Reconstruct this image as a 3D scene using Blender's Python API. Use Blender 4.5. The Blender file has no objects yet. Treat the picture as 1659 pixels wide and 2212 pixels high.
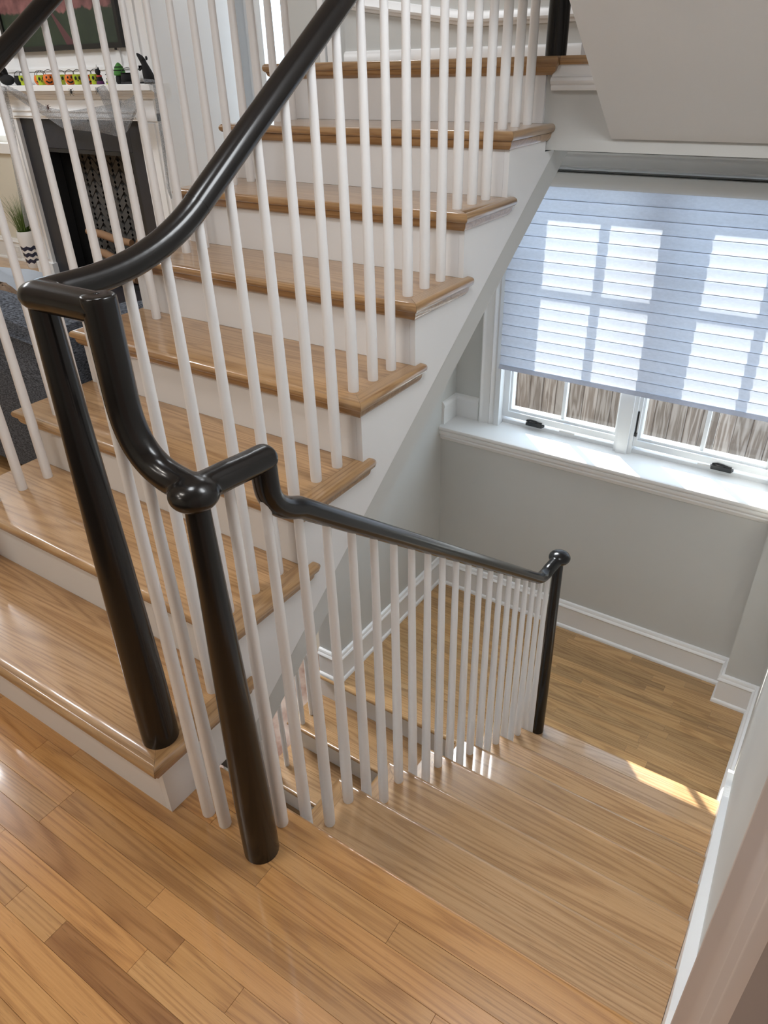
import bpy, bmesh, math, random
from mathutils import Vector, Matrix
random.seed(7)
S = bpy.context.scene
COL = S.collection
PI = math.pi
# ------------------------------------------------------------------ camera
F = 1561.5; YAW, PITCH, ROLL = -0.6037, -0.5588, -0.0288
CAM = Vector((1.0616, -0.6052, 1.5225))
_fw = Vector((math.sin(YAW)*math.cos(PITCH), math.cos(YAW)*math.cos(PITCH), math.sin(PITCH)))
_r0 = Vector((math.cos(YAW), -math.sin(YAW), 0)); _u0 = _r0.cross(_fw)
_rt = math.cos(ROLL)*_r0 + math.sin(ROLL)*_u0
_up = -math.sin(ROLL)*_r0 + math.cos(ROLL)*_u0
cd = bpy.data.cameras.new('camera'); cam = bpy.data.objects.new('camera', cd); COL.objects.link(cam)
cam.matrix_world = Matrix(((_rt.x, _up.x, -_fw.x, CAM.x), (_rt.y, _up.y, -_fw.y, CAM.y), (_rt.z, _up.z, -_fw.z, CAM.z), (0, 0, 0, 1)))
cd.sensor_fit = 'HORIZONTAL'; cd.sensor_width = 36; cd.lens = F*36/1659
cd.clip_start = 0.01; cd.clip_end = 100
S.camera = cam
def at(u, v, ax, val):
    """the point where the sight line through photo pixel (u, v) meets the plane ax = val"""
    d = _fw + _rt*((u-829.5)/F) - _up*((v-1106)/F)
    i = 'xyz'.index(ax)
    return CAM + d*((val-CAM[i])/d[i])
# ------------------------------------------------------------------ world, sun, unseen lamps and fills, exposure
W = bpy.data.worlds.new('world'); S.world = W; W.use_nodes = True
_b = W.node_tree.nodes['Background']; _b.inputs[0].default_value = (0.67, 0.82, 1.0, 1); _b.inputs[1].default_value = 2.3
sl = bpy.data.lights.new('sun', 'SUN'); sl.energy = 8.5; sl.angle = 0.009; sl.color = (1.0, 0.94, 0.84)
so = bpy.data.objects.new('sun', sl); COL.objects.link(so)
so.rotation_euler = Vector((1.0, -1.0, -1.165)).to_track_quat('-Z', 'Y').to_euler()
def lamp(x, y, z, size, watts, color, aim=(0, 0, -1), spread=180):
    l = bpy.data.lights.new('unseen_lamp', 'AREA'); l.shape = 'DISK'; l.size = size; l.energy = watts; l.color = color; l.spread = math.radians(spread)
    o = bpy.data.objects.new('unseen_lamp', l); COL.objects.link(o); o.location = (x, y, z)
    o.rotation_euler = Vector(aim).to_track_quat('-Z', 'Y').to_euler()
WARM = (1.0, 0.94, 0.87); NEUT = (0.92, 0.96, 1.0)
lamp(-0.75, -0.95, 2.66, 0.12, 3.0, WARM)
lamp(-0.42, -0.95, 2.66, 0.12, 3.0, WARM)
lamp(-1.2, -1.6, 2.66, 0.30, 4.2, WARM)
lamp(-0.9, -2.3, 2.66, 0.5, 5.2, WARM)
lamp(-0.10, 0.15, 2.66, 0.35, 4, NEUT)  # from here on unseen lamps, added to fill the rooms with light
lamp(-3.4, 0.6, 2.66, 0.6, 18, NEUT)
lamp(-4.6, 1.6, 2.66, 0.6, 15, NEUT)
lamp(-1.2, 2.4, 2.66, 0.5, 5, NEUT)
lamp(-0.60, 2.36, 1.238, 0.80, 17, NEUT, (.40, -.80, -1), 112)  # added under the upper landing to brighten the dark stairwell
lamp(0.72, 0.62, 2.24, 0.60, 9, NEUT, (-.15, .35, -1))  # added below the stair soffit as fill for stairwell and balusters
lamp(-2.7, 3.6, 2.66, 0.4, 2, NEUT)
lamp(-2.2, 1.6, -0.4, 0.6, 24, NEUT)  # added below the main floor to light the basement
S.view_settings.view_transform = 'Standard'; S.view_settings.look = 'None'
S.view_settings.exposure = 1.0; S.view_settings.gamma = 1.0; S.view_settings.use_curve_mapping = False

# ------------------------------------------------------------------ mesh helpers
class MB:
    def __init__(s): s.v = []; s.f = []
    def _add(s, vs, fs):
        o = len(s.v); s.v += [tuple(p) for p in vs]; s.f += [tuple(i+o for i in f) for f in fs]; return s
    def box(s, x0, x1, y0, y1, z0, z1):
        return s._add([(x0,y0,z0),(x1,y0,z0),(x1,y1,z0),(x0,y1,z0),(x0,y0,z1),(x1,y0,z1),(x1,y1,z1),(x0,y1,z1)],
                      [(3,2,1,0),(4,5,6,7),(0,1,5,4),(1,2,6,5),(2,3,7,6),(3,0,4,7)])
    def prism(s, poly, ax, a0, a1):
        def P(q, a): return {'x': (a, q[0], q[1]), 'y': (q[0], a, q[1]), 'z': (q[0], q[1], a)}[ax]
        n = len(poly)
        return s._add([P(q, a0) for q in poly]+[P(q, a1) for q in poly],
                      [tuple(range(n-1, -1, -1)), tuple(range(n, 2*n))]+[(i, (i+1) % n, n+(i+1) % n, n+i) for i in range(n)])
    def loft(s, rings, cap=True, closed=True):
        n = len(rings[0]); vs = [p for r in rings for p in r]; fs = []
        for k in range(len(rings)-1):
            for i in range(n if closed else n-1):
                j = (i+1) % n; fs.append((k*n+i, k*n+j, (k+1)*n+j, (k+1)*n+i))
        if cap: fs += [tuple(range(n-1, -1, -1)), tuple((len(rings)-1)*n+i for i in range(n))]
        return s._add(vs, fs)
    def grid(s, rows): return s.loft(rows, cap=False, closed=False)
    def lathe(s, prof, c=(0,0,0), n=20, cap=True):
        return s.loft([[(c[0]+r*math.cos(2*PI*i/n), c[1]+r*math.sin(2*PI*i/n), c[2]+z) for i in range(n)] for r, z in prof], cap)
    def sweep(s, path, a, b, n=14, cap=True):
        """elliptical section (a sideways, b upwards in the plane of the path) along a path; a, b may be lists"""
        path = [Vector(p) for p in path]; m = len(path); rings = []; side = None
        for k in range(m):
            t = (path[min(k+1, m-1)]-path[max(k-1, 0)]).normalized()
            if side is None:
                ref = Vector((0,0,1)) if abs(t.z) < .9 else Vector((0,1,0))
                side = t.cross(ref).normalized()
            else:
                side = (side - t*side.dot(t)).normalized()
            up = side.cross(t)
            ra = a[k] if isinstance(a, (list, tuple)) else a; rb = b[k] if isinstance(b, (list, tuple)) else b
            rings.append([path[k]+side*ra*math.cos(2*PI*i/n)+up*rb*math.sin(2*PI*i/n) for i in range(n)])
        return s.loft(rings, cap)
    def ell(s, c, r, n=14, m=8, rot=None):
        rot = rot or Matrix.Identity(3); rings = []
        for k in range(m+1):
            th = PI*k/m; q = max(math.sin(th), 1e-3)
            rings.append([Vector(c)+rot @ Vector((r[0]*q*math.cos(2*PI*i/n), r[1]*q*math.sin(2*PI*i/n), -r[2]*math.cos(th))) for i in range(n)])
        return s.loft(rings)
    def mould(s, path, prof, closed=False):
        """wall moulding: profile (out, z) carried along a plan polyline, mitred; 'out' is to the left of travel"""
        m = len(path); rings = []
        for k in range(m):
            p = Vector(path[k]).to_2d()
            d0 = (p-Vector(path[k-1]).to_2d()).normalized() if k > 0 else None
            d1 = (Vector(path[k+1]).to_2d()-p).normalized() if k < m-1 else None
            d0 = d0 or d1; d1 = d1 or d0
            n0 = Vector((-d0.y, d0.x)); n1 = Vector((-d1.y, d1.x)); nn = n0+n1
            nn = nn/(nn.dot(n0))
            rings.append([(p.x+nn.x*o, p.y+nn.y*o, z) for o, z in prof])
        return s.loft(rings)
def wloc(o):
    v = Vector((0,0,0))
    while o is not None: v += o.location; o = o.parent
    return v
def mesh(name, mb, base, smooth):
    me = bpy.data.meshes.new(name)
    me.from_pydata([(p[0]-base.x, p[1]-base.y, p[2]-base.z) for p in mb.v], [], mb.f)
    bm = bmesh.new(); bm.from_mesh(me)
    bmesh.ops.remove_doubles(bm, verts=bm.verts, dist=1e-6)
    bmesh.ops.recalc_face_normals(bm, faces=bm.faces)
    if smooth:
        for f in bm.faces: f.smooth = True
        for e in bm.edges:
            if len(e.link_faces) != 2 or e.calc_face_angle(0) > math.radians(40): e.smooth = False
    bm.to_mesh(me); bm.free()
    return me
def part(name, mb, mat, parent=None, smooth=False, tone=None, origin=None):
    base = wloc(parent) if parent else Vector(origin or (0,0,0))
    o = bpy.data.objects.new(name, mesh(name, mb, base, smooth)); COL.objects.link(o)
    if parent: o.parent = parent
    else: o.location = base
    o.data.materials.append(mat)
    if tone: o.color = (tone[0], tone[1], tone[2], 1)
    return o
def tag(o, label, cat, group=None):
    o['label'] = label; o['category'] = cat
    if group: o['group'] = group
    return o
def thing(name, label, cat, loc, group=None):
    o = bpy.data.objects.new(name, None); COL.objects.link(o); o.location = loc; o.empty_display_size = .05
    return tag(o, label, cat, group)
def struct(name, mb, mat, label=None, smooth=False, origin=None):
    o = part(name, mb, mat, None, smooth, origin=origin); o['kind'] = 'structure'
    if label: o['label'] = label
    return o
def structroot(name, label, loc):
    o = bpy.data.objects.new(name, None); COL.objects.link(o); o.location = loc; o['kind'] = 'structure'; o['label'] = label
    return o
def tone(lo=.86, hi=1.1):
    v = random.uniform(lo, hi); w = random.uniform(-.04, .04)
    return (v*(1+w*.5), v, v*(1-w))

# ------------------------------------------------------------------ materials
def newmat(name):
    m = bpy.data.materials.new(name); m.use_nodes = True
    nt = m.node_tree; b = nt.nodes['Principled BSDF']
    return m, nt, b
def plain(name, col, rough=.5, bump=0, bscale=300, spec=.5, metal=0, coat=0):
    m, nt, b = newmat(name)
    b.inputs['Roughness'].default_value = rough; b.inputs['Metallic'].default_value = metal
    b.inputs['Specular IOR Level'].default_value = spec; b.inputs['Coat Weight'].default_value = coat
    b.inputs['Coat Roughness'].default_value = .06
    tc = nt.nodes.new('ShaderNodeTexCoord'); n = nt.nodes.new('ShaderNodeTexNoise')
    n.inputs['Scale'].default_value = 3; n.inputs['Detail'].default_value = 3
    nt.links.new(tc.outputs['Object'], n.inputs['Vector'])
    mx = nt.nodes.new('ShaderNodeMix'); mx.data_type = 'RGBA'
    mx.inputs[6].default_value = (*[c*.97 for c in col], 1); mx.inputs[7].default_value = (*[min(1, c*1.03) for c in col], 1)
    nt.links.new(n.outputs['Fac'], mx.inputs[0]); nt.links.new(mx.outputs[2], b.inputs['Base Color'])
    if bump:
        n2 = nt.nodes.new('ShaderNodeTexNoise'); n2.inputs['Scale'].default_value = bscale; n2.inputs['Detail'].default_value = 2
        nt.links.new(tc.outputs['Object'], n2.inputs['Vector'])
        bp = nt.nodes.new('ShaderNodeBump'); bp.inputs['Strength'].default_value = bump; bp.inputs['Distance'].default_value = .002
        nt.links.new(n2.outputs['Fac'], bp.inputs['Height']); nt.links.new(bp.outputs[0], b.inputs['Normal'])
    return m
def oak(name, grain='x', strips=0, tint=(1, 1, 1), rough=.28, planks=False):
    """oak with cathedral grain, fine fibres and pores; the object colour carries each board's own tone"""
    m, nt, b = newmat(name); N = nt.nodes.new; L = nt.links.new
    tc = N('ShaderNodeTexCoord'); oi = N('ShaderNodeObjectInfo')
    src = tc.outputs['Object']
    if grain == 'y':
        sp = N('ShaderNodeSeparateXYZ'); cb = N('ShaderNodeCombineXYZ'); L(src, sp.inputs[0])
        L(sp.outputs[1], cb.inputs[0]); L(sp.outputs[0], cb.inputs[1]); L(sp.outputs[2], cb.inputs[2]); src = cb.outputs[0]
    sep0 = N('ShaderNodeSeparateXYZ'); L(src, sep0.inputs[0])
    def math_(op, a, bb=None, val=None):
        n = N('ShaderNodeMath'); n.operation = op
        if isinstance(a, (int, float)): n.inputs[0].default_value = a
        else: L(a, n.inputs[0])
        if bb is not None:
            if isinstance(bb, (int, float)): n.inputs[1].default_value = bb
            else: L(bb, n.inputs[1])
        return n.outputs[0]
    off = math_('MULTIPLY', oi.outputs['Random'], 53.0)
    striptone = None
    if strips or planks:
        w = strips or .055
        idx = math_('FLOOR', math_('DIVIDE', math_('ADD', sep0.outputs[1], math_('MULTIPLY', oi.outputs['Random'], .05)), w))
        if planks:
            wn0 = N('ShaderNodeTexWhiteNoise'); wn0.noise_dimensions = '1D'; L(idx, wn0.inputs['W'])
            seg = math_('FLOOR', math_('DIVIDE', math_('ADD', sep0.outputs[0], math_('MULTIPLY', wn0.outputs['Value'], 3.0)), .8))
            idx = math_('ADD', idx, math_('MULTIPLY', seg, 17.31))
        wn = N('ShaderNodeTexWhiteNoise'); wn.noise_dimensions = '2D'
        cv = N('ShaderNodeCombineXYZ'); L(idx, cv.inputs[0]); L(off, cv.inputs[1]); L(cv.outputs[0], wn.inputs['Vector'])
        striptone = wn.outputs['Value']
        off = math_('ADD', off, math_('MULTIPLY', striptone, 31.0))
    ov = N('ShaderNodeCombineXYZ'); L(off, ov.inputs[0]); L(off, ov.inputs[1]); ov.inputs[2].default_value = 0
    av = N('ShaderNodeVectorMath'); av.operation = 'ADD'; L(src, av.inputs[0]); L(ov.outputs[0], av.inputs[1])
    def scaled(sx, sy):
        v = N('ShaderNodeVectorMath'); v.operation = 'MULTIPLY'; L(av.outputs[0], v.inputs[0]); v.inputs[1].default_value = (sx, sy, sy); return v.outputs[0]
    def noise(vec, scale, det, rough_=.5):
        n = N('ShaderNodeTexNoise'); n.inputs['Scale'].default_value = scale; n.inputs['Detail'].default_value = det
        n.inputs['Roughness'].default_value = rough_; L(vec, n.inputs['Vector']); return n.outputs['Fac']
    a = noise(scaled(.62, 11.0), 1.0, 1.0, .4)
    ring = math_('SINE', math_('MULTIPLY', a, 95.0))
    ring = math_('MULTIPLY', math_('ADD', ring, 1.0), .5)
    ring = math_('POWER', ring, 1.8)
    fib = noise(scaled(4.0, 280.0), 1.0, 3.0, .62)
    por = noise(scaled(22.0, 520.0), 1.0, 1.0)
    big = noise(scaled(1.0, 6.0), 1.0, 2.0)
    f = math_('ADD', math_('MULTIPLY', ring, .30), math_('MULTIPLY', fib, .74))
    f = math_('ADD', f, math_('MULTIPLY', big, .34))
    cr = N('ShaderNodeValToRGB'); e = cr.color_ramp.elements
    e[0].position = .32; e[0].color = (.66*tint[0], .42*tint[1], .215*tint[2], 1)
    e[1].position = .96; e[1].color = (.39*tint[0], .212*tint[1], .092*tint[2], 1)
    q = e.new(.62); q.color = (.57*tint[0], .345*tint[1], .160*tint[2], 1)
    L(f, cr.inputs[0])
    pr = N('ShaderNodeMapRange'); pr.inputs[1].default_value = .62; pr.inputs[2].default_value = .75; pr.inputs[3].default_value = 1; pr.inputs[4].default_value = .72; L(por, pr.inputs[0])
    mu = N('ShaderNodeVectorMath'); mu.operation = 'SCALE'; L(cr.outputs[0], mu.inputs[0]); L(pr.outputs[0], mu.inputs[3])
    mo = N('ShaderNodeVectorMath'); mo.operation = 'MULTIPLY'; L(mu.outputs[0], mo.inputs[0]); L(oi.outputs['Color'], mo.inputs[1])
    out = mo.outputs[0]
    if striptone is not None:
        sr = N('ShaderNodeMapRange'); sr.inputs[3].default_value = .88; sr.inputs[4].default_value = 1.07; L(striptone, sr.inputs[0])
        ms = N('ShaderNodeVectorMath'); ms.operation = 'SCALE'; L(out, ms.inputs[0]); L(sr.outputs[0], ms.inputs[3]); out = ms.outputs[0]
    L(out, b.inputs['Base Color'])
    b.inputs['Roughness'].default_value = rough; b.inputs['Coat Weight'].default_value = .7; b.inputs['Coat Roughness'].default_value = .08
    bp = N('ShaderNodeBump'); bp.inputs['Strength'].default_value = .12; bp.inputs['Distance'].default_value = .0006
    L(fib, bp.inputs['Height']); L(bp.outputs[0], b.inputs['Normal'])
    return m
M = {}
M['oak'] = oak('oak_plank', tint=(.93, .82, .65))
M['oak_landing'] = oak('oak_landing_plank', tint=(.86, .86, .80))
M['oak_tread'] = oak('oak_tread', strips=.093, tint=(.80, .785, .785))
M['oak_y'] = oak('oak_return', grain='y', tint=(.80, .78, .76))
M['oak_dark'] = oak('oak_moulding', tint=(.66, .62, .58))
M['oak_far'] = oak('oak_living_floor', planks=True)
M['white'] = plain('white_trim_paint', (.86, .855, .85), .32)
M['white_flat'] = plain('white_stringer_paint', (.85, .845, .845), .42)
M['riser'] = plain('white_riser_paint', (.82, .815, .82), .38)
M['baluster'] = plain('white_baluster_enamel', (.88, .87, .87), .28)
M['wall'] = plain('greige_wall_paint', (.60, .60, .58), .55, bump=.06, bscale=500)
M['cream'] = plain('cream_wall_paint', (.72, .68, .58), .6)
M['casing_shade'] = plain('shaded_white_casing', (.50, .42, .385), .35)  # white trim in warm shade, the shade put into its colour
M['ceil'] = plain('white_ceiling_paint', (.76, .75, .74), .7, bump=.08, bscale=350)
M['rail'] = plain('espresso_gloss_paint', (.009, .0078, .0074), .21, coat=.06, spec=.40)
M['black'] = plain('black_metal', (.012, .012, .013), .35)
M['vinyl'] = plain('white_window_vinyl', (.82, .84, .86), .3)
M['slab'] = plain('subfloor_grey', (.10, .07, .05), .9)
M['slate'] = plain('charcoal_slate', (.023, .024, .031), .42, bump=.3, bscale=40)
M['soot'] = plain('sooty_black', (.012, .012, .012), .8)
M['brick'] = plain('smoked_firebrick', (.085, .079, .072), .9, bump=.4, bscale=90)
M['log'] = plain('tan_ceramic_log', (.30, .17, .09), .8, bump=.6, bscale=60)
M['gravel'] = plain('grey_ground', (.30, .28, .26), .95, bump=.6, bscale=40)
M['blackplush'] = plain('black_plush', (.010, .010, .011), .9, bump=.5, bscale=400)
M['lime'] = plain('lime_plastic', (.42, .52, .03), .4)
M['orange'] = plain('orange_plastic', (.75, .17, .02), .4)
M['green'] = plain('green_felt', (.06, .22, .04), .8)
M['red'] = plain('red_card', (.55, .05, .04), .5)
M['purple'] = plain('purple_felt', (.10, .02, .10), .8)
M['whitefelt'] = plain('white_felt', (.75, .74, .72), .8)
M['brownbug'] = plain('brown_spider_plastic', (.06, .018, .012), .5)
M['frame'] = plain('black_picture_frame', (.008, .008, .008), .35)
M['plate'] = plain('white_outlet_plastic', (.80, .79, .77), .4)
M['throw'] = plain('blue_grey_throw', (.31, .335, .37), .95, bump=.3, bscale=25)
M['fur'] = plain('tan_fur', (.22, .15, .10), .95, bump=1.0, bscale=120)
M['blade'] = plain('green_grass_blade', (.09, .16, .03), .5)
# stone basement floor
m, nt, b = newmat('pink_stone_floor'); tc = nt.nodes.new('ShaderNodeTexCoord'); n = nt.nodes.new('ShaderNodeTexNoise'); n.inputs['Scale'].default_value = 5; n.inputs['Detail'].default_value = 6
cr = nt.nodes.new('ShaderNodeValToRGB'); cr.color_ramp.elements[0].position = .35; cr.color_ramp.elements[0].color = (.33, .19, .14, 1); cr.color_ramp.elements[1].position = .62; cr.color_ramp.elements[1].color = (.62, .50, .43, 1)
nt.links.new(tc.outputs['Object'], n.inputs['Vector']); nt.links.new(n.outputs['Fac'], cr.inputs[0]); nt.links.new(cr.outputs[0], b.inputs['Base Color']); b.inputs['Roughness'].default_value = .6
M['stone'] = m
# sofa tweed
m, nt, b = newmat('charcoal_tweed'); tc = nt.nodes.new('ShaderNodeTexCoord'); mp = nt.nodes.new('ShaderNodeMapping'); mp.inputs['Scale'].default_value = (40, 40, 170)
n = nt.nodes.new('ShaderNodeTexNoise'); n.inputs['Scale'].default_value = 2.2; n.inputs['Detail'].default_value = 4
cr = nt.nodes.new('ShaderNodeValToRGB'); cr.color_ramp.elements[0].position = .35; cr.color_ramp.elements[0].color = (.014, .017, .024, 1); cr.color_ramp.elements[1].position = .7; cr.color_ramp.elements[1].color = (.16, .18, .22, 1)
nt.links.new(tc.outputs['Object'], mp.inputs[0]); nt.links.new(mp.outputs[0], n.inputs['Vector']); nt.links.new(n.outputs['Fac'], cr.inputs[0]); nt.links.new(cr.outputs[0], b.inputs['Base Color']); b.inputs['Roughness'].default_value = .95
M['tweed'] = m
# weathered fence
m, nt, b = newmat('weathered_fence'); tc = nt.nodes.new('ShaderNodeTexCoord'); oi = nt.nodes.new('ShaderNodeObjectInfo')
ad = nt.nodes.new('ShaderNodeVectorMath'); ad.operation = 'ADD'; cb = nt.nodes.new('ShaderNodeCombineXYZ'); mu = nt.nodes.new('ShaderNodeMath'); mu.operation = 'MULTIPLY'; mu.inputs[1].default_value = 40
nt.links.new(oi.outputs['Random'], mu.inputs[0]); nt.links.new(mu.outputs[0], cb.inputs[0]); nt.links.new(tc.outputs['Object'], ad.inputs[0]); nt.links.new(cb.outputs[0], ad.inputs[1])
mp = nt.nodes.new('ShaderNodeMapping'); mp.inputs['Scale'].default_value = (9, 9, .8); nt.links.new(ad.outputs[0], mp.inputs[0])
n = nt.nodes.new('ShaderNodeTexNoise'); n.inputs['Scale'].default_value = 1.2; n.inputs['Detail'].default_value = 3; nt.links.new(mp.outputs[0], n.inputs['Vector'])
sn = nt.nodes.new('ShaderNodeMath'); sn.operation = 'MULTIPLY'; sn.inputs[1].default_value = 48; nt.links.new(n.outputs['Fac'], sn.inputs[0])
s2 = nt.nodes.new('ShaderNodeMath'); s2.operation = 'SINE'; nt.links.new(sn.outputs[0], s2.inputs[0])
mr = nt.nodes.new('ShaderNodeMapRange'); mr.inputs[1].default_value = -1; nt.links.new(s2.outputs[0], mr.inputs[0])
cr = nt.nodes.new('ShaderNodeValToRGB'); cr.color_ramp.elements[0].color = (.17, .125, .10, 1); cr.color_ramp.elements[1].color = (.32, .26, .225, 1); nt.links.new(mr.outputs[0], cr.inputs[0])
mo = nt.nodes.new('ShaderNodeVectorMath'); mo.operation = 'MULTIPLY'; nt.links.new(cr.outputs[0], mo.inputs[0]); nt.links.new(oi.outputs['Color'], mo.inputs[1])
nt.links.new(mo.outputs[0], b.inputs['Base Color']); b.inputs['Roughness'].default_value = .9
M['fence'] = m
# window glass: lets light through, mirrors a little
m = bpy.data.materials.new('window_glass'); m.use_nodes = True; nt = m.node_tree; nt.nodes.clear()
o_ = nt.nodes.new('ShaderNodeOutputMaterial'); mx = nt.nodes.new('ShaderNodeMixShader'); lw = nt.nodes.new('ShaderNodeLayerWeight'); lw.inputs[0].default_value = .35; pw_ = nt.nodes.new('ShaderNodeMath'); pw_.operation = 'POWER'; pw_.inputs[1].default_value = 4.0; nt.links.new(lw.outputs['Facing'], pw_.inputs[0]); fr = nt.nodes.new('ShaderNodeMath'); fr.operation = 'MULTIPLY_ADD'; fr.inputs[1].default_value = .6; fr.inputs[2].default_value = .03; nt.links.new(pw_.outputs[0], fr.inputs[0])
tr = nt.nodes.new('ShaderNodeBsdfTransparent'); tr.inputs[0].default_value = (.93, .96, .96, 1); gl = nt.nodes.new('ShaderNodeBsdfGlossy'); gl.inputs['Roughness'].default_value = .02
nt.links.new(fr.outputs[0], mx.inputs[0]); nt.links.new(tr.outputs[0], mx.inputs[1]); nt.links.new(gl.outputs[0], mx.inputs[2]); nt.links.new(mx.outputs[0], o_.inputs[0])
M['glass'] = m
# blind fabric: half diffuse, half translucent
def fabric(name, col, tfac, alpha=None):
    m = bpy.data.materials.new(name); m.use_nodes = True; nt = m.node_tree; nt.nodes.clear()
    o_ = nt.nodes.new('ShaderNodeOutputMaterial'); mx = nt.nodes.new('ShaderNodeMixShader'); mx.inputs[0].default_value = tfac
    tc = nt.nodes.new('ShaderNodeTexCoord'); n = nt.nodes.new('ShaderNodeTexNoise'); n.inputs['Scale'].default_value = 90; n.inputs['Detail'].default_value = 3
    mp = nt.nodes.new('ShaderNodeMapping'); mp.inputs['Scale'].default_value = (.6, 1, 1.4); nt.links.new(tc.outputs['Object'], mp.inputs[0]); nt.links.new(mp.outputs[0], n.inputs['Vector'])
    cm = nt.nodes.new('ShaderNodeMix'); cm.data_type = 'RGBA'; cm.inputs[6].default_value = (*[c*.86 for c in col], 1); cm.inputs[7].default_value = (*[min(1, c*1.06) for c in col], 1); nt.links.new(n.outputs['Fac'], cm.inputs[0])
    d = nt.nodes.new('ShaderNodeBsdfDiffuse'); t = nt.nodes.new('ShaderNodeBsdfTranslucent')
    nt.links.new(cm.outputs[2], d.inputs[0]); nt.links.new(cm.outputs[2], t.inputs[0])
    nt.links.new(d.outputs[0], mx.inputs[1]); nt.links.new(t.outputs[0], mx.inputs[2])
    if alpha is None: nt.links.new(mx.outputs[0], o_.inputs[0])
    else:
        n3 = nt.nodes.new('ShaderNodeTexNoise'); n3.inputs['Scale'].default_value = 240; n3.inputs['Detail'].default_value = 4; nt.links.new(tc.outputs['UV' if False else 'Object'], n3.inputs['Vector'])
        r = nt.nodes.new('ShaderNodeMapRange'); r.inputs[1].default_value = .35; r.inputs[2].default_value = .65; r.inputs[3].default_value = alpha-.3; r.inputs[4].default_value = alpha+.3; nt.links.new(n3.outputs['Fac'], r.inputs[0])
        tr = nt.nodes.new('ShaderNodeBsdfTransparent'); m2 = nt.nodes.new('ShaderNodeMixShader')
        nt.links.new(r.outputs[0], m2.inputs[0]); nt.links.new(tr.outputs[0], m2.inputs[1]); nt.links.new(mx.outputs[0], m2.inputs[2]); nt.links.new(m2.outputs[0], o_.inputs[0])
    return m
M['blind'] = fabric('blind_fabric', (.70, .73, .82), .31)
M['hem_shade'] = plain('blind_hem_shade', (.42, .46, .55), .8)  # shading along each vane's lower edge, put in as a grey strip
M['valance'] = plain('blind_headrail_grey', (.66, .66, .65), .6)
M['gauze'] = fabric('grey_gauze', (.34, .35, .365), .3, alpha=.40)
# painted canvas: pink trees, green ground, red path
m, nt, b = newmat('painted_canvas'); N = nt.nodes.new; L = nt.links.new
tc = N('ShaderNodeTexCoord'); sp = N('ShaderNodeSeparateXYZ'); L(tc.outputs['Object'], sp.inputs[0])
n = N('ShaderNodeTexNoise'); n.inputs['Scale'].default_value = 9; n.inputs['Detail'].default_value = 5; L(tc.outputs['Object'], n.inputs['Vector'])
g1 = N('ShaderNodeValToRGB'); g1.color_ramp.elements[0].color = (.007, .014, .008, 1); g1.color_ramp.elements[1].color = (.035, .055, .024, 1); L(n.outputs['Fac'], g1.inputs[0])
p1 = N('ShaderNodeValToRGB'); p1.color_ramp.elements[0].position = .35; p1.color_ramp.elements[0].color = (.10, .035, .035, 1); p1.color_ramp.elements[1].position = .65; p1.color_ramp.elements[1].color = (.28, .12, .115, 1); q = p1.color_ramp.elements.new(.3); q.color = (.10, .12, .22, 1); L(n.outputs['Fac'], p1.inputs[0])
a1 = N('ShaderNodeMath'); a1.operation = 'MULTIPLY_ADD'; L(n.outputs['Fac'], a1.inputs[0]); a1.inputs[1].default_value = .14; L(sp.outputs[2], a1.inputs[2])
st = N('ShaderNodeMapRange'); st.inputs[1].default_value = .265; st.inputs[2].default_value = .28; L(a1.outputs[0], st.inputs[0])
mx = N('ShaderNodeMix'); mx.data_type = 'RGBA'; L(st.outputs[0], mx.inputs[0]); L(g1.outputs[0], mx.inputs[6]); L(p1.outputs[0], mx.inputs[7])
# path: |x - (x0 - z*k)| < w(z)
pa = N('ShaderNodeMath'); pa.operation = 'MULTIPLY_ADD'; L(sp.outputs[2], pa.inputs[0]); pa.inputs[1].default_value = .78; L(sp.outputs[0], pa.inputs[2])
pb = N('ShaderNodeMath'); pb.operation = 'SUBTRACT'; L(pa.outputs[0], pb.inputs[0]); pb.inputs[1].default_value = .392
pc = N('ShaderNodeMath'); pc.operation = 'ABSOLUTE'; L(pb.outputs[0], pc.inputs[0])
pw = N('ShaderNodeMath'); pw.operation = 'MULTIPLY_ADD'; L(sp.outputs[2], pw.inputs[0]); pw.inputs[1].default_value = -.19; pw.inputs[2].default_value = .048
pd = N('ShaderNodeMath'); pd.operation = 'LESS_THAN'; L(pc.outputs[0], pd.inputs[0]); L(pw.outputs[0], pd.inputs[1])
m2 = N('ShaderNodeMix'); m2.data_type = 'RGBA'; L(pd.outputs[0], m2.inputs[0]); L(mx.outputs[2], m2.inputs[6]); m2.inputs[7].default_value = (.10, .035, .038, 1)
L(m2.outputs[2], b.inputs['Base Color']); b.inputs['Roughness'].default_value = .6
M['canvas'] = m
# vase: white glaze with navy zigzag bands (z and angle)
m, nt, b = newmat('zigzag_glaze'); N = nt.nodes.new; L = nt.links.new
tc = N('ShaderNodeTexCoord'); sp = N('ShaderNodeSeparateXYZ'); L(tc.outputs['Object'], sp.inputs[0])
at2 = N('ShaderNodeMath'); at2.operation = 'ARCTAN2'; L(sp.outputs[1], at2.inputs[0]); L(sp.outputs[0], at2.inputs[1])
pp = N('ShaderNodeMath'); pp.operation = 'PINGPONG'; L(at2.outputs[0], pp.inputs[0]); pp.inputs[1].default_value = .42
zz = N('ShaderNodeMath'); zz.operation = 'MULTIPLY_ADD'; L(pp.outputs[0], zz.inputs[0]); zz.inputs[1].default_value = .035; L(sp.outputs[2], zz.inputs[2])
md = N('ShaderNodeMath'); md.operation = 'MODULO'; L(zz.outputs[0], md.inputs[0]); md.inputs[1].default_value = .055
lt = N('ShaderNodeMath'); lt.operation = 'LESS_THAN'; L(md.outputs[0], lt.inputs[0]); lt.inputs[1].default_value = .032
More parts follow.
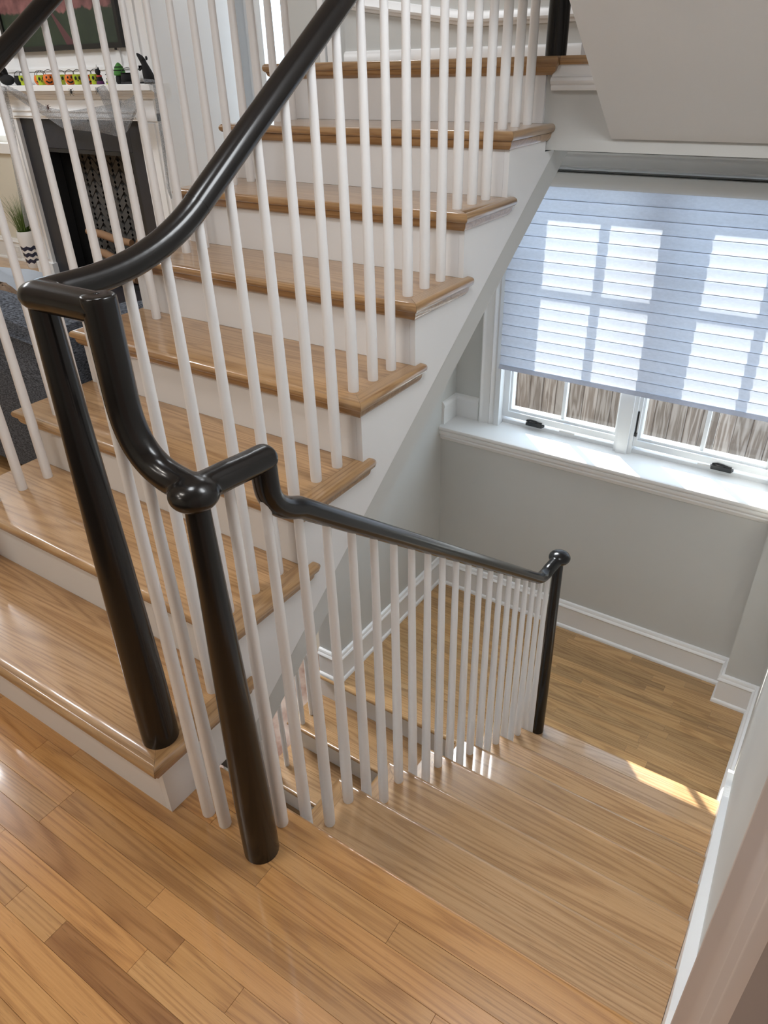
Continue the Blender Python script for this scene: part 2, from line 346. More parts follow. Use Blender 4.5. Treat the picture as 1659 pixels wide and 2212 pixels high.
ga = N('ShaderNodeMath'); ga.operation = 'GREATER_THAN'; L(zz.outputs[0], ga.inputs[0]); ga.inputs[1].default_value = .055
gb = N('ShaderNodeMath'); gb.operation = 'LESS_THAN'; L(zz.outputs[0], gb.inputs[0]); gb.inputs[1].default_value = .215
m1 = N('ShaderNodeMath'); m1.operation = 'MULTIPLY'; L(lt.outputs[0], m1.inputs[0]); L(ga.outputs[0], m1.inputs[1])
m2_ = N('ShaderNodeMath'); m2_.operation = 'MULTIPLY'; L(m1.outputs[0], m2_.inputs[0]); L(gb.outputs[0], m2_.inputs[1])
mx = N('ShaderNodeMix'); mx.data_type = 'RGBA'; L(m2_.outputs[0], mx.inputs[0]); mx.inputs[6].default_value = (.78, .77, .76, 1); mx.inputs[7].default_value = (.022, .028, .06, 1)
L(mx.outputs[2], b.inputs['Base Color']); b.inputs['Roughness'].default_value = .15
M['vase'] = m

# ------------------------------------------------------------------ measures
R = .19; G = .2794; GD = .2496            # riser, going up, going down
XL, XR = -1.185, 0.0                       # sides of the rising flight
YD, XT, XW = .164, .200, 1.11              # floor edge, left side and right end of the falling flight
ZL = -8*R                                  # half landing below
Z8 = 8*R                                   # half landing above
WX = 1.13                                  # right wall face
YH = 4.1                                   # back of the hall
YLOW, YUP = 2.876, 3.05                    # lower and upper face of the window wall

_q = .0135
LAY = [(_q*(1-math.sin(t)), -.028+_q*(1-math.cos(t))) for t in (0, PI/6, PI/3, PI/2)] + [(_q*(1-math.cos(t)), -_q+_q*math.sin(t)) for t in (PI/10, PI/5, 3*PI/10, 2*PI/5, PI/2)] + [(_q+.003, 0)]

# ------------------------------------------------------------------ walls and ceilings
struct('wall_right', MB().box(WX, WX+.12, -3.0, 3.2, -3.1, 2.7), M['wall'])
struct('wall_window_lower', MB().box(-1.03, WX, YLOW, 3.2, -3.1, -.385), M['wall'])
w = MB().box(-.90, -.63, YUP, 3.2, -.385, 1.25).box(.92, WX, YUP, 3.2, -.385, 1.25).box(-.63, .92, YUP, 3.2, 1.09, 1.25)
w.box(-2.0, WX, YUP, 3.2, 1.25, 2.7).box(-2.0, -.90, YUP, 3.2, -.28, 1.25)
struct('wall_window_upper', w, M['wall'])
struct('wall_column', MB().box(.955, WX, 2.735, YUP, -3.1, 1.25), M['wall'])
struct('wall_left_landing', MB().prism([(1.74, -3.1), (YUP, -3.1), (YUP, 1.249), (2.22, 1.249), (2.205, 1.235), (1.74, .915)], 'x', -1.03, -.90), M['wall'])
struct('wall_front', MB().box(-6.7, WX, -3.1, -3.0, -.3, 2.7), M['cream'])
struct('wall_left', MB().box(-6.8, -6.7, -3.0, 3.5, -.3, 2.7), M['cream'])
w = MB().box(-6.7, -6.3, 3.35, 3.5, -.3, 2.7).box(-5.42, -5.0, 3.35, 3.5, -.3, 2.7).box(-6.3, -5.42, 3.35, 3.5, -.3, 1.0).box(-6.3, -5.42, 3.35, 3.5, 2.25, 2.7)
struct('wall_living_back', w, M['cream'])
w = MB().box(-5.0, -4.62, 3.12, YH+.1, -.3, 2.7).box(-3.5, -3.2, 3.12, 3.86, -.3, 2.7).box(-4.62, -3.5, 3.12, 3.22, 1.06, 2.7).box(-4.62, -3.5, 3.75, 3.85, -.3, 1.06)
struct('wall_chimney_breast', w, M['white_flat'])
GX0, GX1 = at(556, 100, 'y', YH).x, at(622, 100, 'y', YH).x     # glazed door opening
w = MB().box(-5.0, GX0, YH, YH+.1, -.3, 2.7).box(GX1, -2.0, YH, YH+.1, -.3, 2.7).box(GX0, GX1, YH, YH+.1, 2.2, 2.7)
struct('wall_hall_back', w, M['white_flat'])
struct('wall_hall_right', MB().box(-2.1, -2.0, 3.2, YH, -.3, 2.7), M['wall'])
struct('ceiling', MB().box(-6.8, WX+.12, -3.1, 3.2, 2.7, 2.8).box(-6.8, -2.0, 3.2, YH+.1, 2.7, 2.8), M['ceil'])
struct('floor_basement', MB().box(-5.0, WX, -1.0, 3.2, -3.14, -3.04), M['stone'])
struct('wall_basement_left', MB().box(-5.1, -5.0, -1.0, 3.2, -3.1, -.28), M['cream'])
struct('wall_basement_back', MB().box(-5.0, -1.03, 3.1, 3.2, -3.1, -.28), M['cream'])
struct('wall_basement_front', MB().box(-5.0, WX, -1.1, -1.0, -3.1, -.28), M['cream'])
struct('ground', MB().box(-8, 8, 3.5, 12, -1.75, -1.65), M['gravel'])

# upper half landing and the stair that goes on from it
struct('floor_upper_landing', MB().box(XL, WX, 7*G+.012, YUP, 1.25, Z8-.03), M['wall'], origin=(0, 2.5, Z8))
lf = bpy.data.objects['floor_upper_landing']
b_ = MB().loft([[(-1.209+e, 7*G-.032+e, z), (.03-e, 7*G-.032+e, z), (.03-e, YUP, z), (XL, YUP, z), (XL, 7*G+.05-e, z), (-1.209+e, 7*G+.05-e, z)] for e, z in
               [(.008, Z8-.028), (.002, Z8-.023), (0, Z8-.014), (.002, Z8-.005), (.008, Z8)]])
part('landing_board', b_, M['oak_tread'], lf, True, tone())
part('landing_board', MB().loft([[(.031, 7*G-.018+e, z), (WX, 7*G-.018+e, z), (WX, YUP, z), (.031, YUP, z)] for e, z in [(.006, Z8-.024), (0, Z8-.013), (.006, Z8)]]), M['oak_tread'], lf, True, tone())
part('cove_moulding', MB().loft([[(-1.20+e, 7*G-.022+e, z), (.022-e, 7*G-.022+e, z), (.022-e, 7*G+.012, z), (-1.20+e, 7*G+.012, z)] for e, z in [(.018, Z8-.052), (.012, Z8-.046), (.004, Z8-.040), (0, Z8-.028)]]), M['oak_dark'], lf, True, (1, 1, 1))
part('fascia_board', MB().box(.005, WX, 7*G-.006, 7*G+.012, 1.45, Z8-.024), M['white'], lf)
part('fascia_moulding', MB().prism([(7*G+.012, 1.425), (7*G-.006, 1.425), (7*G-.010, 1.432), (7*G-.010, 1.440), (7*G-.016, 1.444), (7*G-.020, 1.452), (7*G-.016, 1.461), (7*G-.006, 1.464), (7*G+.012, 1.464)], 'x', .005, WX), M['white'], lf, True)
SX = .221
struct('ceiling_stair_soffit', MB().prism([(1.955, 1.29), (.12, 1.29+.758*1.835), (.12, 2.71), (.48, 2.71), (1.955, 1.56)], 'x', SX, WX), M['ceil'], 'white plastered underside of the stair that climbs from the upper landing')
# wainscot on the wall of the upper landing
o = struct('trim_1', MB().prism([(YUP, 1.645), (YUP-.012, 1.645), (YUP-.014, 1.655), (YUP-.030, 1.662), (YUP-.034, 1.672), (YUP-.024, 1.682), (YUP-.016, 1.70), (YUP, 1.705)], 'x', -.878, WX)
          .loft([[(x, YUP-a, z+dz) for a, z in [(0, 1.645), (.012, 1.645), (.014, 1.655), (.030, 1.662), (.034, 1.672), (.024, 1.682), (.016, 1.70), (0, 1.705)]] for x, dz in [(-1.66, .11), (-.878, 0)]]), M['white'], 'white chair rail on the wall above the upper landing', True)
struct('baseboard_landing_upper', MB().prism([(YUP, Z8), (YUP-.018, Z8), (YUP-.018, Z8+.028), (YUP-.012, Z8+.04), (YUP, Z8+.045)], 'x', -1.62, WX), M['white'], smooth=True)
struct('trim_2', MB().box(-1.77, -1.735, YUP-.03, YUP, 0, 2.7).box(-1.725, -1.66, YUP-.022, YUP, 0, 2.7).box(-1.66, -1.645, YUP-.034, YUP, 0, 2.7), M['white'], 'white vertical casing beside the upper landing')

# ------------------------------------------------------------------ main floor and its planks
fl = struct('floor', MB().box(-6.7, WX, -3.0, .11, -.28, -.0125), M['slab'], 'oak strip floor where the stairs meet')
PLANK = {}
def plank(parent, x0, x1, y0, y1, z, mat, tn, th=.012):
    key = (round(x1-x0, 3), round(y1-y0, 4), mat.name, th)
    c = Vector(((x0+x1)/2, (y0+y1)/2, z))
    if key not in PLANK:
        a, bb = (x1-x0)/2-.0002, (y1-y0)/2-.0002; q = .0005
        mb = MB().loft([[(-a, -bb, -th), (a, -bb, -th), (a, bb, -th), (-a, bb, -th)], [(-a, -bb, -q), (a, -bb, -q), (a, bb, -q), (-a, bb, -q)], [(-a+q, -bb+q, 0), (a-q, -bb+q, 0), (a-q, bb-q, 0), (-a+q, bb-q, 0)]])
        me = mesh('plank', mb, Vector((0, 0, 0)), False); me.materials.append(mat); PLANK[key] = me
    o = bpy.data.objects.new('plank', PLANK[key]); COL.objects.link(o); o.parent = parent
    o.location = c-wloc(parent); o.color = (*tn, 1); return o
def lay(parent, xa, xb, edges, z, mat, forced={}, lens=(.35, .5, .65, .8, .95, 1.1), tl=.84, th_=1.1):
    for i in range(len(edges)-1):
        y0, y1 = edges[i], edges[i+1]
        cuts = [c for c, _ in forced.get(i, [])]; tones = dict((c, t) for c, t in forced.get(i, []))
        x = xa; first = True
        while x < xb-1e-6:
            ln = random.choice(lens)*(random.uniform(.3, 1) if first else 1); first = False
            ln = round(ln, 2); nx = x+ln
            for c in cuts:
                if x < c-.01 and nx > c-.12: nx = c; break
            if nx > xb-.12: nx = xb
            tn = tones.get(round(x, 3)) or tone(tl, th_)
            plank(parent, x, nx, y0, y1, z, mat, tn); x = nx
w = .0545
ed = [.025+w - w*i for i in range(0, 22)][::-1]          # from near to far, last edge .0795
n = len(ed)-1
def row(y): return next(i for i in range(n) if ed[i] <= y < ed[i+1])
D_ = (.66, .58, .54)
lay(fl, -2.2, 1.105, ed, 0, M['oak'], {row(-.33): [(.01, D_)], row(-.215): [(-.55, (.80, .74, .70)), (.415, (1.02, 1.0, .98))], row(-.165): [(-.25, (1.0, .97, .92)), (.13, (1.05, 1.0, .95))], row(-.005): [(-.7, (.98, .95, .9)), (.295, (1.04, 1.0, .98))], row(-.06): [(-.95, (.95, .9, .86)), (.75, (1., .95, .9))], row(-.38): [(-.2, (1.08, 1.03, .97))], row(-.27): [(-.3, (1.1, 1.04, .98))]})
# the nosing board along the stair edge
nb = MB().loft([[(.004, .0800, z), (XW, .0800, z), (XW, YD-e, z), (.004, YD-e, z)] for e, z in [(a, bq) for a, bq in LAY]])
part('nosing_board', nb, M['oak'], fl, True, (.98, .95, .92))
struct('floor_living_room', MB().box(-6.7, -1.21, .131, YH, -.28, 0).box(-6.7, -2.2, -3.0, .130, -.0124, 0), M['oak_far'], 'oak strip floor of the living room')
# lower half landing
fl2 = struct('floor_landing', MB().box(-1.03, WX, 1.76, YLOW, ZL-.25, ZL-.0125), M['slab'], 'oak strip floor of the half landing under the window', origin=(0, 2.2, ZL))
wl = .0475; e2 = [2.64+wl*k for k in range(-17, 5)] + [YLOW]
e2 = [e for e in e2 if e < YLOW-.01]+[YLOW]
lay(fl2, -.90, WX-.004, e2, ZL, M['oak_landing'], {}, (.35, .45, .55, .7, .85), .74, 1.10)
nbl = MB().loft([[(-1.06, 1.70+e, z), (XT-.004, 1.70+e, z), (XT-.004, e2[0]-.0005, z), (-1.06, e2[0]-.0005, z)] for e, z in [(a, ZL+bq) for a, bq in LAY]])
part('nosing_board', nbl, M['oak_landing'], fl2, True, (.96, .93, .9))

# ------------------------------------------------------------------ baseboards, skirts, casings
def base_prof(z, h): return [(0, z), (.030, z), (.030, z+.012), (.026, z+.020), (.019, z+.024), (.018, z+h-.045), (.022, z+h-.042), (.026, z+h-.034), (.024, z+h-.026), (.017, z+h-.020), (.016, z+h-.010), (.012, z+h-.003), (0, z+h)]
struct('baseboard_landing', MB().mould([(WX, 1.9), (WX, 2.735), (.955, 2.735), (.955, YLOW), (-.90, YLOW), (-.90, 1.74), (-1.03, 1.74)], base_prof(ZL, .195)), M['white'], 'white moulded baseboard around the half landing', True)
ZS = -.352                                                     # ledge top
struct('baseboard_ledge', MB().mould([(-.735, YUP), (-.90, YUP), (-.90, YLOW+.004)], [(0, ZS), (.016, ZS), (.016, ZS+.105), (.020, ZS+.112), (.018, ZS+.124), (.010, ZS+.138), (0, ZS+.142)]), M['white'], 'short white baseboard standing on the window ledge', True)
nzl = lambda y: -(y-YD)*R/GD
sk = [(.03, .0), (.03, .150), (YD-.02, .150)]
yy = 1.98
skirt = MB().prism([(.0, -.06), (.0, .165), (.12, .165), (2.0, nzl(2.0)+.165), (2.0, ZL), (1.75, ZL)], 'x', XW+.003, WX)
ws = structroot('baseboard_stair', 'white skirt board that follows the falling stair along the wall', (WX, 1.0, -.6))
part('skirt_board', skirt, M['white'], ws)
def cap_strip(o0, o1, z0, z1, prof):
    pts = [(.0, z0+0), (.12, z0), (2.0, nzl(2.0)-nzl(YD)+z0)]
    return pts
for nm, lo, hi, px in (('cap_moulding', .165, .180, .024), ('bead_moulding', .140, .150, .021)):
    p_ = [(.0, lo), (.12, lo), (2.0, nzl(2.0)+lo), (2.0, nzl(2.0)+hi), (.12, hi), (.0, hi)]
    part(nm, MB().prism(p_, 'x', WX-px, WX), M['white'], ws)
dc = structroot('door_1', 'white moulded door casing on the right wall beside the camera', (WX, -.4, 0))
part('casing', MB().prism([(WX, -.255), (1.092, -.255), (1.087, -.262), (1.087, -.275), (1.094, -.285), (1.096, -.34), (1.092, -.355), (1.089, -.385), (1.094, -.41), (1.087, -.425), (1.085, -.445), (1.088, -.452), (WX, -.452)], 'z', 0, 2.2), M['casing_shade'], dc, True)
part('jamb', MB().box(1.105, WX, -1.25, -.453, 0, 2.2), M['casing_shade'], dc)
struct('trim_3', MB().mould([(WX, -.252), (WX, .0)], [(0, 0), (.026, 0), (.026, .012), (.018, .022), (.018, .125), (.024, .135), (.02, .15), (0, .165)]), M['white'], 'short white baseboard between door casing and stair', True)

# ------------------------------------------------------------------ window
YG = 3.13
win = structroot('window_1', 'white double casement window above the half landing', (.14, YUP, ZS))
lp = MB().loft([[(-.90, YUP-.005+.11, z), (-.90, 2.846+e, z), (.955, 2.846+e, z), (.955, YUP+.105, z)] for e, z in [(.008, ZS-.030), (.002, ZS-.024), (0, ZS-.015), (.002, ZS-.005), (.009, ZS)]])
part('window_ledge', lp, M['white'], win, True)
part('ledge_moulding', MB().prism([(YLOW, ZS-.030), (2.852, ZS-.030), (2.851, ZS-.046), (2.857, ZS-.056), (2.864, ZS-.062), (2.861, ZS-.070), (2.866, ZS-.082), (2.871, ZS-.092), (YLOW, ZS-.094)], 'x', -.90, .955), M['white'], win, True)
cas = [(0, 0), (.0, -.030), (.008, -.034), (.016, -.026), (.024, -.024), (.060, -.020), (.066, -.026), (.074, -.024), (.086, -.012), (.094, -.010), (.094, 0)]
part('casing', MB().prism([(-.725+a, YUP+bq) for a, bq in cas], 'z', ZS, 1.04), M['white'], win, True)
part('casing', MB().prism([(.92+a*.35, YUP+bq) for a, bq in cas], 'z', ZS, 1.04), M['white'], win, True)
part('head_casing', MB().prism([(YUP+bq, 1.135-a) for a, bq in cas], 'x', -.725, .953), M['white'], win, True)
fx0, fx1, fz0, fz1 = -.63, .92, ZS, 1.125
part('frame', MB().box(fx0, fx0+.03, YUP-.02, 3.2, fz0, fz1).box(fx1-.03, fx1, YUP-.02, 3.2, fz0, fz1).box(fx0, fx1, YUP+.02, 3.2, fz1-.03, fz1).box(fx0+.03, fx1-.03, YUP+.045, 3.2, fz0, fz0+.022), M['vinyl'], win)
part('mullion', MB().box(.086, .104, YUP+.02, 3.2, fz0, fz1).box(.104, .164, YUP+.005, 3.2, fz0, fz1).box(.164, .184, YUP+.02, 3.2, fz0, fz1), M['vinyl'], win)
def sash(g0, g1, mx, x0, x1):
    z0, z1 = -.256, 1.075
    s = part('sash', MB().box(x0, g0-.012, YG-.045, YG+.03, z0-.05, z1+.02).box(g1+.012, x1, YG-.045, YG+.03, z0-.05, z1+.02)
             .box(g0-.012, g1+.012, YG-.045, YG+.03, z0-.05, z0-.014).box(g0-.012, g1+.012, YG-.045, YG+.03, z1+.012, z1+.02)
             .box(g0-.012, g0, YG-.03, YG+.02, z0-.014, z1+.012).box(g1, g1+.012, YG-.03, YG+.02, z0-.014, z1+.012).box(g0, g1, YG-.03, YG+.02, z0-.014, z0).box(g0, g1, YG-.03, YG+.02, z1, z1+.012), M['vinyl'], win)
    zs = [z0, .640, z1]; hw = .0095
    part('muntin', MB().box(mx-hw, mx+hw, YG-.016, YG+.016, z0, z1), M['vinyl'], s)
    for zz_ in (.640,): part('muntin', MB().box(g0, mx-hw, YG-.016, YG+.016, zz_-hw, zz_+hw).box(mx+hw, g1, YG-.016, YG+.016, zz_-hw, zz_+hw), M['vinyl'], s)
    for a, bq in ((g0, mx-hw), (mx+hw, g1)):
        for k in range(2): part('glass_pane', MB().box(a, bq, YG-.002, YG+.002, zs[k]+(hw if k else 0), zs[k+1]-(hw if k < 1 else 0)), M['glass'], s)
sash(-.552, .073, -.238, -.600, .086)
sash(.215, .845, .530, .184, .890)
for cx in (-.395, .648):
    c = part('crank', MB().loft([[(cx+sx*(.058-e), YUP+.055-dy, z) for sx, dy in ((-1, -.002), (-.85, .026), (.85, .026), (1, -.002))] for e, z in [(0, ZS+.022), (0, ZS+.036), (.012, ZS+.046)]]), M['black'], win, True)
    part('crank_arm', MB().sweep([(cx-.045, YUP+.036, ZS+.05), (cx-.02, YUP+.03, ZS+.058), (cx+.01, YUP+.034, ZS+.054), (cx+.035, YUP+.03, ZS+.05), (cx+.05, YUP+.03, ZS+.05)], .007, .006, 8), M['black'], c, True)
part('sash_lock', MB().box(.186, .194, YUP+.03, YUP+.045, -.23, -.10).box(.182, .198, YUP+.026, YUP+.05, -.245, -.225), M['black'], win)
for cx in (-.21, .56): part('hinge_track', MB().box(cx-.03, cx+.06, YUP+.04, YUP+.048, ZS+.024, ZS+.032), M['plate'], win)

# blind
YB_ = 2.985
bl = thing('window_blind', 'white translucent fabric blind lowered most of the way over the window', 'blind', (.13, YB_, .05))
bx0, bx1 = -.588, .885
part('headrail', MB().prism([(YB_-.045, 1.046), (YB_-.040, 1.054), (YB_+.04, 1.056), (YB_+.04, .99), (YB_+.0, .985), (YB_-.020, .988), (YB_-.036, 1.0), (YB_-.044, 1.02)], 'x', bx0, bx1), M['valance'], bl, True)
part('gap_shade', MB().box(bx0, bx1, YB_-.02, YB_+.03, 1.0565, 1.060), M['black'], bl)  # shadowed gap above the headrail, put in as a black strip
NV = 16; PV = .0588; zt = .990
for k in range(NV):
    a = zt-k*PV; rows = []
    for i in range(13):
        t = i/12; rows.append([(x, YB_+.006-.013*t**1.3-.005*math.sin(PI*t)+(.007*((t-.88)/.12) if t > .88 else 0), a-PV*1.07*t) for x in (bx0, bx1)])
    v_ = part('vane', MB().grid(rows), M['blind'], bl, True)
    part('hem_shade', MB().box(bx0, bx1, rows[-2][0][1]-.0022, rows[-2][0][1]-.0004, a-PV*1.07+.0002, a-PV*1.07+.0030), M['hem_shade'], v_)
zb = zt-NV*PV
part('bottom_rail', MB().prism([(YB_-.012, zb+.004), (YB_-.020, zb-.008), (YB_-.024, zb-.016), (YB_+.006, zb-.017), (YB_+.006, zb+.004)], 'x', bx0, bx1), M['blind'], bl, True)

# fence outside
fe = thing('wood_fence', 'weathered grey board fence outside the window', 'fence', (0, 5.0, -1.65))
x = -3.6
k = 0
while x < 3.4:
    wd = .118; gap = random.choice((.0006, .0008, .001, .0025))
    fo = part('board', MB().prism([(x, 5.018), (x, 5.008), (x+.006, 5.0), (x+wd-.006, 5.0), (x+wd, 5.008), (x+wd, 5.018)], 'z', -1.6, .35+random.uniform(-.01, .01)), M['fence'], fe, tone=(random.uniform(.8, 1.15),)*3); x += wd+gap
for z in (-1.35, .05): part('fence_rail', MB().box(-3.6, 3.4, 5.02, 5.06, z, z+.09), M['fence'], fe, tone=(.9, .8, .7))
for px_ in (-2.6, -.2, 2.2): part('fence_post', MB().box(px_, px_+.09, 5.061, 5.15, -1.65, .35), M['fence'], fe, tone=(1, .9, .8))

# ------------------------------------------------------------------ rising flight
up = thing('staircase', 'open oak staircase with white risers climbing past the living room', 'staircase', (XL/2, 0, 0))
NO, SN, TT, TP = .032, .024, .028, .040
for k in range(1, 8):
    z = k*R; yf = (k-1)*G-NO; yb = k*G
    mit = .052; xi = XR-.028
    rings = [[(XL-SN+e, yf+e, z+d), (XR+SN-e-.0004, yf+e, z+d), (xi-.0004, yf+mit, z+d), (xi-.0004, yb, z+d), (XL, yb, z+d), (XL, yb+TP-e, z+d), (XL-SN+e, yb+TP-e, z+d)] for e, d in LAY]
    t = part('tread', MB().loft(rings), M['oak_tread'], up, True, tone(.88, 1.06))
    rr = [[(XR+SN-e, yf+e+.0003, z+d), (XR+SN-e, yb+TP-.012-e, z+d), (XR+SN-.006-e, yb+TP-e, z+d), (XR, yb+TP-e, z+d), (XR, yb, z+d), (xi, yb, z+d), (xi, yf+mit+.0003, z+d)] for e, d in LAY]
    part('return_nosing', MB().loft(rr), M['oak_y'], t, True, tone(.84, 1.0))
    cl_ = [(.022, -.052), (.017, -.047), (.013, -.040), (.011, -.028)]
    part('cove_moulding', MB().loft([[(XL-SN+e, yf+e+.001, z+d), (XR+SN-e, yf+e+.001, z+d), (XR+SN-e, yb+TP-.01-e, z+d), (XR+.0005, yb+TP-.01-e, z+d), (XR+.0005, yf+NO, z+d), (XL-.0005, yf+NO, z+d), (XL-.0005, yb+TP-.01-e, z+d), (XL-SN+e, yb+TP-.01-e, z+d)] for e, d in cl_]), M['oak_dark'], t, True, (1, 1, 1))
for k in range(0, 8):
    part('riser', MB().box(XL+.0185, XR-.0185, k*G, k*G+.018, k*R+(.0005 if k else 0), (k+1)*R-TT), M['riser'], up)
def bandU(y): return .70*y-.185
def bandL(y): return .69*y-.275
saw = [(0.0, 0.0)]
for k in range(8):
    saw += [(k*G, (k+1)*R-TT-.0005), ((k+1)*G, (k+1)*R-TT-.0005)] if k < 7 else [(k*G, 1.245)]
poly = saw+[(2.04, 1.245), (2.04, bandU(2.04)), (.265, 0.0)]
part('stringer', MB().prism(poly, 'x', XR-.018, XR), M['white_flat'], up)
part('stringer', MB().prism(poly[:-3]+[(7*G, 1.20), (.0+.265, 0.0)], 'x', XL, XL+.018), M['white_flat'], up)
part('soffit', MB().prism([(.27, -.003), (2.035, bandU(2.035)-.0006), (2.20, 1.249), (2.20, bandL(2.2)), (.399, 0), (.30, -.07), (.20, -.07), (.20, -.003)], 'x', XL+.02, XR-.004), M['wall'], up)

# ------------------------------------------------------------------ falling flight
dn = thing('staircase', 'oak staircase with white risers descending to the half landing under the window', 'staircase', (.65, 1.0, ZL))
for k in range(1, 8):
    z = -k*R; yn = YD+k*GD; y0 = YD+(k-1)*GD-.030
    rings = [[(XT-SN+e, y0, z+d), (XT-SN+e, yn-e, z+d), (XW-.0005, yn-e, z+d), (XW-.0005, y0, z+d)] for e, d in LAY]
    rings = [[(XT+.028, y0, z+d), (XT+.028, yn-.052, z+d), (XT-SN+e+.0004, yn-e, z+d), (XW+.002, yn-e, z+d), (XW+.002, y0, z+d)] for e, d in LAY]
    t = part('tread', MB().loft(rings), M['oak_tread'], dn, True, tone(.84, 1.08))
    rr = [[(XT-SN+e, y0-.03, z+d), (XT-SN+e, yn-e-.0003, z+d), (XT+.0276, yn-.0525, z+d), (XT+.0276, y0, z+d), (XT, y0, z+d), (XT, y0-.03, z+d)] for e, d in LAY]
    part('return_nosing', MB().loft(rr), M['oak_y'], t, True, tone(.84, 1.0))
for k in range(1, 9):
    y = YD+(k-1)*GD-.030; part('riser', MB().box(XT+.0185, XW+.002, y-.018, y, -k*R, -(k-1)*R-TT), M['riser'], dn)
saw = [(YD-.03, 0-TT)]
for k in range(1, 8):
    y0 = YD+(k-1)*GD-.030; saw += [(y0, -k*R-TT-.0005), (y0+GD, -k*R-TT-.0005)]
saw += [(YD+7*GD-.03, ZL), (YD+7*GD-.33, ZL-.06), (YD-.03, -.36)]
part('stringer', MB().prism(saw, 'x', XT, XT+.018), M['white_flat'], dn)
part('soffit', MB().prism([(YD-.03, -.362), (YD+7*GD-.33, ZL-.062), (YD+7*GD-.33, ZL-.09), (YD-.03, -.39)], 'x', XT, XW), M['wall'], dn)

# ------------------------------------------------------------------ lowest flight, under the rising one
lo = thing('staircase', 'lowest oak flight dropping from the half landing under the upper stairs', 'staircase', (-.4, 1.4, -3.04))
LX0, LX1 = -1.06, XT-.004
for k in range(1, 8):
    z = ZL-k*R; yf = 1.70-k*GD; yb = 1.73-(k-1)*GD
    part('tread', MB().loft([[(LX0-SN+e, yf+e, z+d), (LX1, yf+e, z+d), (LX1, yb, z+d), (LX0-SN+e, yb, z+d)] for e, d in LAY]), M['oak_tread'], lo, True, tone(.86, 1.05))
for k in range(0, 8):
    yb = 1.73-k*GD; part('riser', MB().box(LX0, LX1, yb-.0, yb+.016, ZL-(k+1)*R, ZL-k*R-TT), M['riser'], lo)

# ------------------------------------------------------------------ railings
HA, HB = .0285, .0245
BX = -.047
def railz(y): return 1.632-.68*(.9-y)
def blend(o, voxel=.0028, it=10):
    m_ = o.modifiers.new('remesh', 'REMESH'); m_.mode = 'VOXEL'; m_.voxel_size = voxel; m_.use_smooth_shade = True
    m2 = o.modifiers.new('smooth', 'SMOOTH'); m2.factor = .5; m2.iterations = it
    return o
def bal(parent, x, y, z0, z1, rb=.0152, rt=.0095):
    mb = MB().lathe([(rb*.97, 0), (rb, .004), (rb, .10), (rb*.97+rt*.03, .2), (rb*.45+rt*.55, (z1-z0)*.6), (rt, z1-z0)], (x, y, z0), 16)
    return part('baluster', mb, M['baluster'], parent, True)
def arc(c, r, a0, a1, n, plane, fixed):
    out = []
    for i in range(n+1):
        a = a0+(a1-a0)*i/n; p, q = c[0]+r*math.cos(a), c[1]+r*math.sin(a)
        out.append((fixed, p, q) if plane == 'yz' else (p, fixed, q))
    return out
def bez(p0, p1, p2, n=10):
    p0, p1, p2 = Vector(p0), Vector(p1), Vector(p2)
    return [tuple((1-t)**2*p0+2*t*(1-t)*p1+t*t*p2) for t in (i/n for i in range(n+1))]
NX1, NY1 = BX, .050; NX2, NY2 = .246, .046; NX3, NY3 = .262, 1.846
rg = thing('stair_railing', 'glossy espresso handrail with white balusters running from the rising flight down to the lower landing', 'railing', (NX2, NY2, 0))
ZC = 1.218
# rail of the rising flight, easing to level over the first newel
ease = bez((BX, .40, railz(.40)), (BX, .285, ZC), (BX, .13, ZC), 12)+[(BX, .09, ZC), (BX, NY1+.005, ZC)]
hr = part('handrail', MB().sweep([(BX, y, railz(y)) for y in (1.96, 1.6, 1.2, .9, .6, .46, .41)], HA, HB, 20), M['rail'], rg, True)
XG = .105
mb = MB().sweep([(BX, .43, railz(.43))]+ease, HA, HB, 20)
mb.sweep([(NX1-.036, NY1, ZC), (NX1-.034, NY1, ZC), (NX1-.028, NY1, ZC), (NX1-.016, NY1, ZC), (NX1, NY1, ZC), (NX1+.03, NY1, ZC), (NX1+.06, NY1, ZC), (XG+.004, NY1, ZC)],
         [.004, .012, .020, .0275, .0315, .030, .0285, HA], [.003, .010, .016, .021, .0245, .0245, .0245, HB], 20)
blend(part('rail_cap', mb, M['rail'], hr, True), .003, 14)
ZLV = .950
g_ = [(XG+.002, NY1, ZC+.0225), (XG+.002, NY1, 1.17), (XG+.002, NY1, 1.10)]+[(p[0], NY1, p[2]) for p in bez((XG+.002, 0, 1.07), (XG+.004, 0, ZLV+.012), (XG+.10, 0, ZLV), 12)]+[(NX2-.015, NY1-.002, ZLV-.002), (NX2, NY2, ZLV-.003)]
mb = MB().sweep(g_, HA*.97, HA*.97, 20)
mb.ell((NX2+.002, NY2-.003, ZLV-.006), (.043, .043, .0285), 24, 12)
mb.sweep([(NX2, NY2, ZLV-.003), (NX2, .12, ZLV-.008), (NX2, .18, ZLV-.014), (NX2, .212, ZLV-.016)], HA, HB, 20)
mb.ell((NX2, .212, ZLV-.016), (HA, HB*.8, HB), 16, 10)
blend(part('gooseneck', mb, M['rail'], hr, True), .003, 22)
def railzd(y): return .452-.772*(y-.725)
p2 = [(NX2, .206, ZLV-.022), (NX2, .206, .895)]+bez((NX2, .207, .878), (NX2, .210, .822), (NX2, .285, railzd(.285)), 10)+[(NX2, y, railzd(y)) for y in (.4, .6, .9, 1.2, 1.5, 1.58)]
h2 = part('handrail', MB().sweep(p2, HA*.92, HB*.92, 20), M['rail'], rg, True)
p3 = [(NX2, 1.57, railzd(1.57)), (NX2, 1.62, railzd(1.62))]+bez((NX2, 1.66, railzd(1.66)), (NX2+.002, 1.715, railzd(1.705)), (NX2+.006, 1.77, railzd(1.70)+.012), 8)+[(NX3, NY3, railzd(1.70)+.024)]
